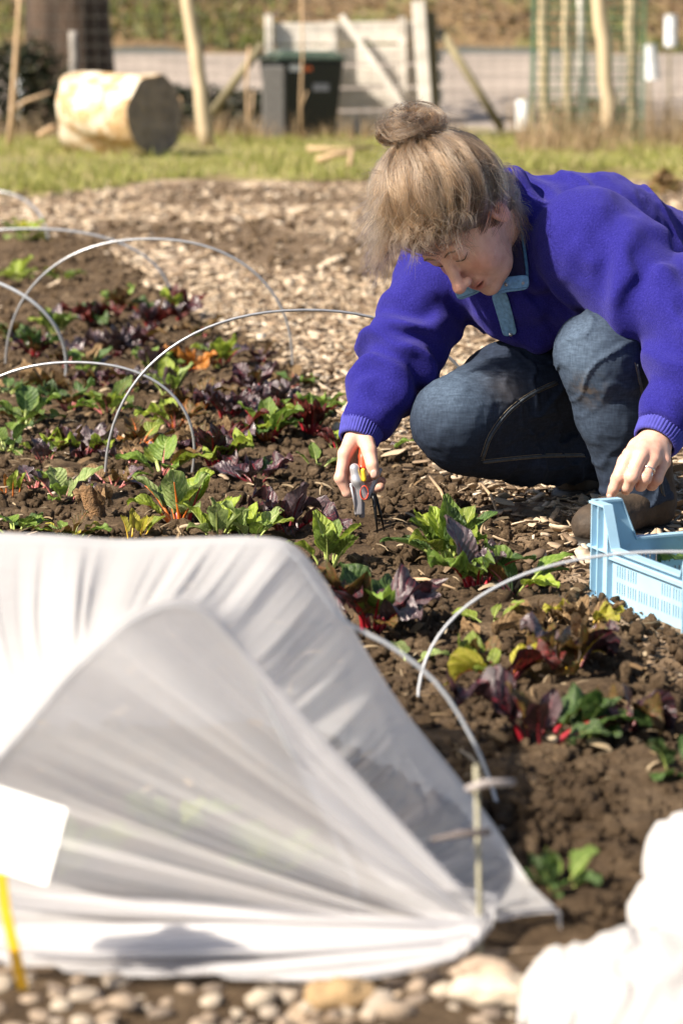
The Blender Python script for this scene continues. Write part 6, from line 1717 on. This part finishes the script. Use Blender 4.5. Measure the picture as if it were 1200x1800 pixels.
for k in range(60):                                    # waves sweeping back over the ear
    t = np.linspace(0, 1, 14); TONE[0] = 0.36 + 0.16 * hr.normal()
    a = on_env(790 + 30 * hr.random(), 388 + 22 * hr.random()); b_ = P(882 + 12 * hr.normal(), 338 + 12 * hr.normal(), 4.555); mid = on_env(845, 362 + 14 * hr.normal()) + np.array((0.004, -0.012, 0.0))
    ph = hr.random() * 6.28
    for q_ in range(16):
        p = (1 - t)[:, None] ** 2 * a + (2 * t * (1 - t))[:, None] * (mid + hr.normal(0, 0.003, 3)) + (t ** 2)[:, None] * (b_ + hr.normal(0, 0.003, 3))
        addstrand(p + np.array((0.2, -0.3, 1.0)) * (0.0035 * np.sin(t * 9 + ph + 0.3 * hr.normal()))[:, None] + hr.normal(0, 0.0018, 3), 0.00017, 0.0001)
for k in range(95):                                    # nape curls between ear and collar
    c = P(886 + 9 * hr.normal(), 345 + 26 * hr.normal(), 4.585); d = np.array((0.25 + 0.45 * hr.normal(), -0.25 + 0.3 * hr.normal(), -0.85 + 0.3 * hr.normal()))
    lock(c, d, 0.028 + 0.026 * hr.random(), 0.005, 0.6 + hr.random(), 14)
TONE[0] = 0.5
for k in range(750):
    d = hr.normal(size=3); d /= np.linalg.norm(d)
    if d[2] < -0.35: continue
    c = HC2 + d * HR * 1.04; tang = np.cross(d, hr.normal(size=3)); tang /= np.linalg.norm(tang)
    curl(c, tang + d * 0.5, 0.045 + 0.04 * hr.random(), 0.005, 0.4 + 0.8 * hr.random(), 0.0001)
for k in range(300):
    d = hr.normal(size=3); d /= np.linalg.norm(d); c = BUNC + d * np.array((0.05, 0.04, 0.034))
    curl(c, d + hr.normal(0, 0.5, 3), 0.02 + 0.03 * hr.random(), 0.004, 0.5 + hr.random(), 0.0001)
hm = bpy.data.materials.new("fair brown hair"); hm.use_nodes = True; nt = hm.node_tree; nt.nodes.clear()
hb = nt.nodes.new('ShaderNodeBsdfHairPrincipled'); ho = nt.nodes.new('ShaderNodeOutputMaterial')
hb.parametrization = 'COLOR'
hi_ = nt.nodes.new('ShaderNodeAttribute'); hi_.attribute_name = 'tone'
nt.links.new(ramp(nt, hi_.outputs['Fac'], [(0.0, (0.030, 0.018, 0.010)), (0.45, (0.098, 0.060, 0.034)), (1.0, (0.28, 0.185, 0.112))]), hb.inputs['Color'])
hb.inputs['Roughness'].default_value = 0.32; hb.inputs['Radial Roughness'].default_value = 0.4
nt.links.new(hb.outputs[0], ho.inputs[0])
hc = bpy.data.hair_curves.new("strands")
hc.add_curves([len(s) for s in strands])
hc.attributes['position'].data.foreach_set('vector', np.concatenate(strands).astype(np.float32).ravel())
ra = hc.attributes.get('radius') or hc.attributes.new('radius', 'FLOAT', 'POINT')
ra.data.foreach_set('value', np.concatenate(radii).astype(np.float32) * 1.9)
ta_ = hc.attributes.new('tone', 'FLOAT', 'CURVE'); ta_.data.foreach_set('value', np.array(tones, np.float32))
hc.materials.append(hm)
ho_ = bpy.data.objects.new("strands", hc); COL.objects.link(ho_); ho_.parent = hair
b = MB(); c_ = Vector(BUNB + np.array((0, 0, 0.008))); b.tube([c_ + Vector((math.cos(a) * 0.017, math.sin(a) * 0.015, 0.004 * math.cos(a))) for a in np.linspace(0, 2 * math.pi, 20)], 0.004, 7)
b.build("hair_tie", simple("black elastic", (0.02, 0.015, 0.015), 0.8, bmp=0.2), hair, True)

# ================================================================ PRUNERS
pr = empty("pruners", tuple(G(668, 945))); tag(pr, "silver and red hand pruners gripped above the bare soil", "pruners"); lo_ = np.array(pr.location)
M_PSIL = simple("brushed alloy", (0.55, 0.54, 0.57), 0.35, 0.6, var=0.08, scale=80, bmp=0.05); M_PGR = simple("grey handle", (0.30, 0.29, 0.31), 0.4, 0.2, bmp=0.05)
M_PRED = simple("red grip", (0.62, 0.06, 0.02), 0.4, var=0.08, bmp=0); M_PBLK = simple("black steel", (0.02, 0.02, 0.02), 0.35, 0.5, bmp=0); M_PYEL = simple("yellow inlay", (0.75, 0.50, 0.03), 0.4, bmp=0)
def sd(name, fn, m, px0, py0, px1, py1, y0, y1, h=0.0016, parent=pr):
    a = P(px0, py1, y0); b_ = P(px1, py0, y1); lo = np.minimum(a, b_) - 0.004; hi = np.maximum(a, b_) + 0.004
    me = sdf_mesh(name, fn, lo, hi, h); me.transform(Matrix.Translation(-Vector(pr.location))) if parent is pr else None
    return link(name, me, m, parent)
sd("body", lambda p: smins([capsule(p, P(623, 823, 4.548), P(627, 845, 4.546), 0.0095, 0.0100), capsule(p, P(627, 845, 4.546), P(641, 872, 4.548), 0.0100, 0.0085)], 0.008), M_PSIL, 605, 800, 660, 895, 4.52, 4.58)
sd("lever", lambda p: capsule(p, P(646, 874, 4.552), P(668, 826, 4.560), 0.0055, 0.0045), M_PGR, 635, 815, 680, 890, 4.53, 4.58)
sd("grip", lambda p: smin(capsule(p, P(638, 802, 4.578), P(637, 822, 4.558), 0.0085, 0.0080), capsule(p, P(640, 780, 4.598), P(638, 802, 4.578), 0.0085, 0.0085), 0.004), M_PRED, 620, 765, 655, 835, 4.53, 4.62)
sd("inlay", lambda p: capsule(p, P(638, 827, 4.541), P(640, 843, 4.540), 0.0045, 0.0045), M_PYEL, 625, 815, 652, 855, 4.52, 4.56)
sd("blade_guard", lambda p: smin(rbox(p, P(630, 880, 4.552), (0.0080, 0.0045, 0.028), 0.003), rbox(p, P(636, 896, 4.556), (0.0055, 0.0040, 0.016), 0.003), 0.004), M_PGR, 610, 845, 655, 920, 4.53, 4.58)
b = MB(); b.tube([P(616, 850, 4.545) - lo_, P(622, 880, 4.546) - lo_, P(626, 908, 4.550) - lo_], [0.0022, 0.0022, 0.0014], 7); b.build("edge_strip", M_PSIL, pr, True)
b = MB(); b.tube([P(640 + 7 * math.cos(a), 866 + 12 * math.sin(a), 4.5385) - lo_ for a in np.linspace(0, 2 * math.pi, 22)], 0.0011, 6); b.build("pivot_ring", M_PRED, pr, True)
b = MB(); b.tube([P(655, 866, 4.552) - lo_, P(660, 905, 4.552) - lo_, P(664, 945, 4.55) - lo_], [0.0042, 0.0032, 0.0010], 7); b.build("tine", M_PBLK, pr, True)
b = MB(); b.tube([P(658, 868, 4.562) - lo_, P(669, 903, 4.560) - lo_, P(676, 940, 4.555) - lo_], [0.0036, 0.0028, 0.0010], 7); b.build("tine", M_PBLK, pr, True)
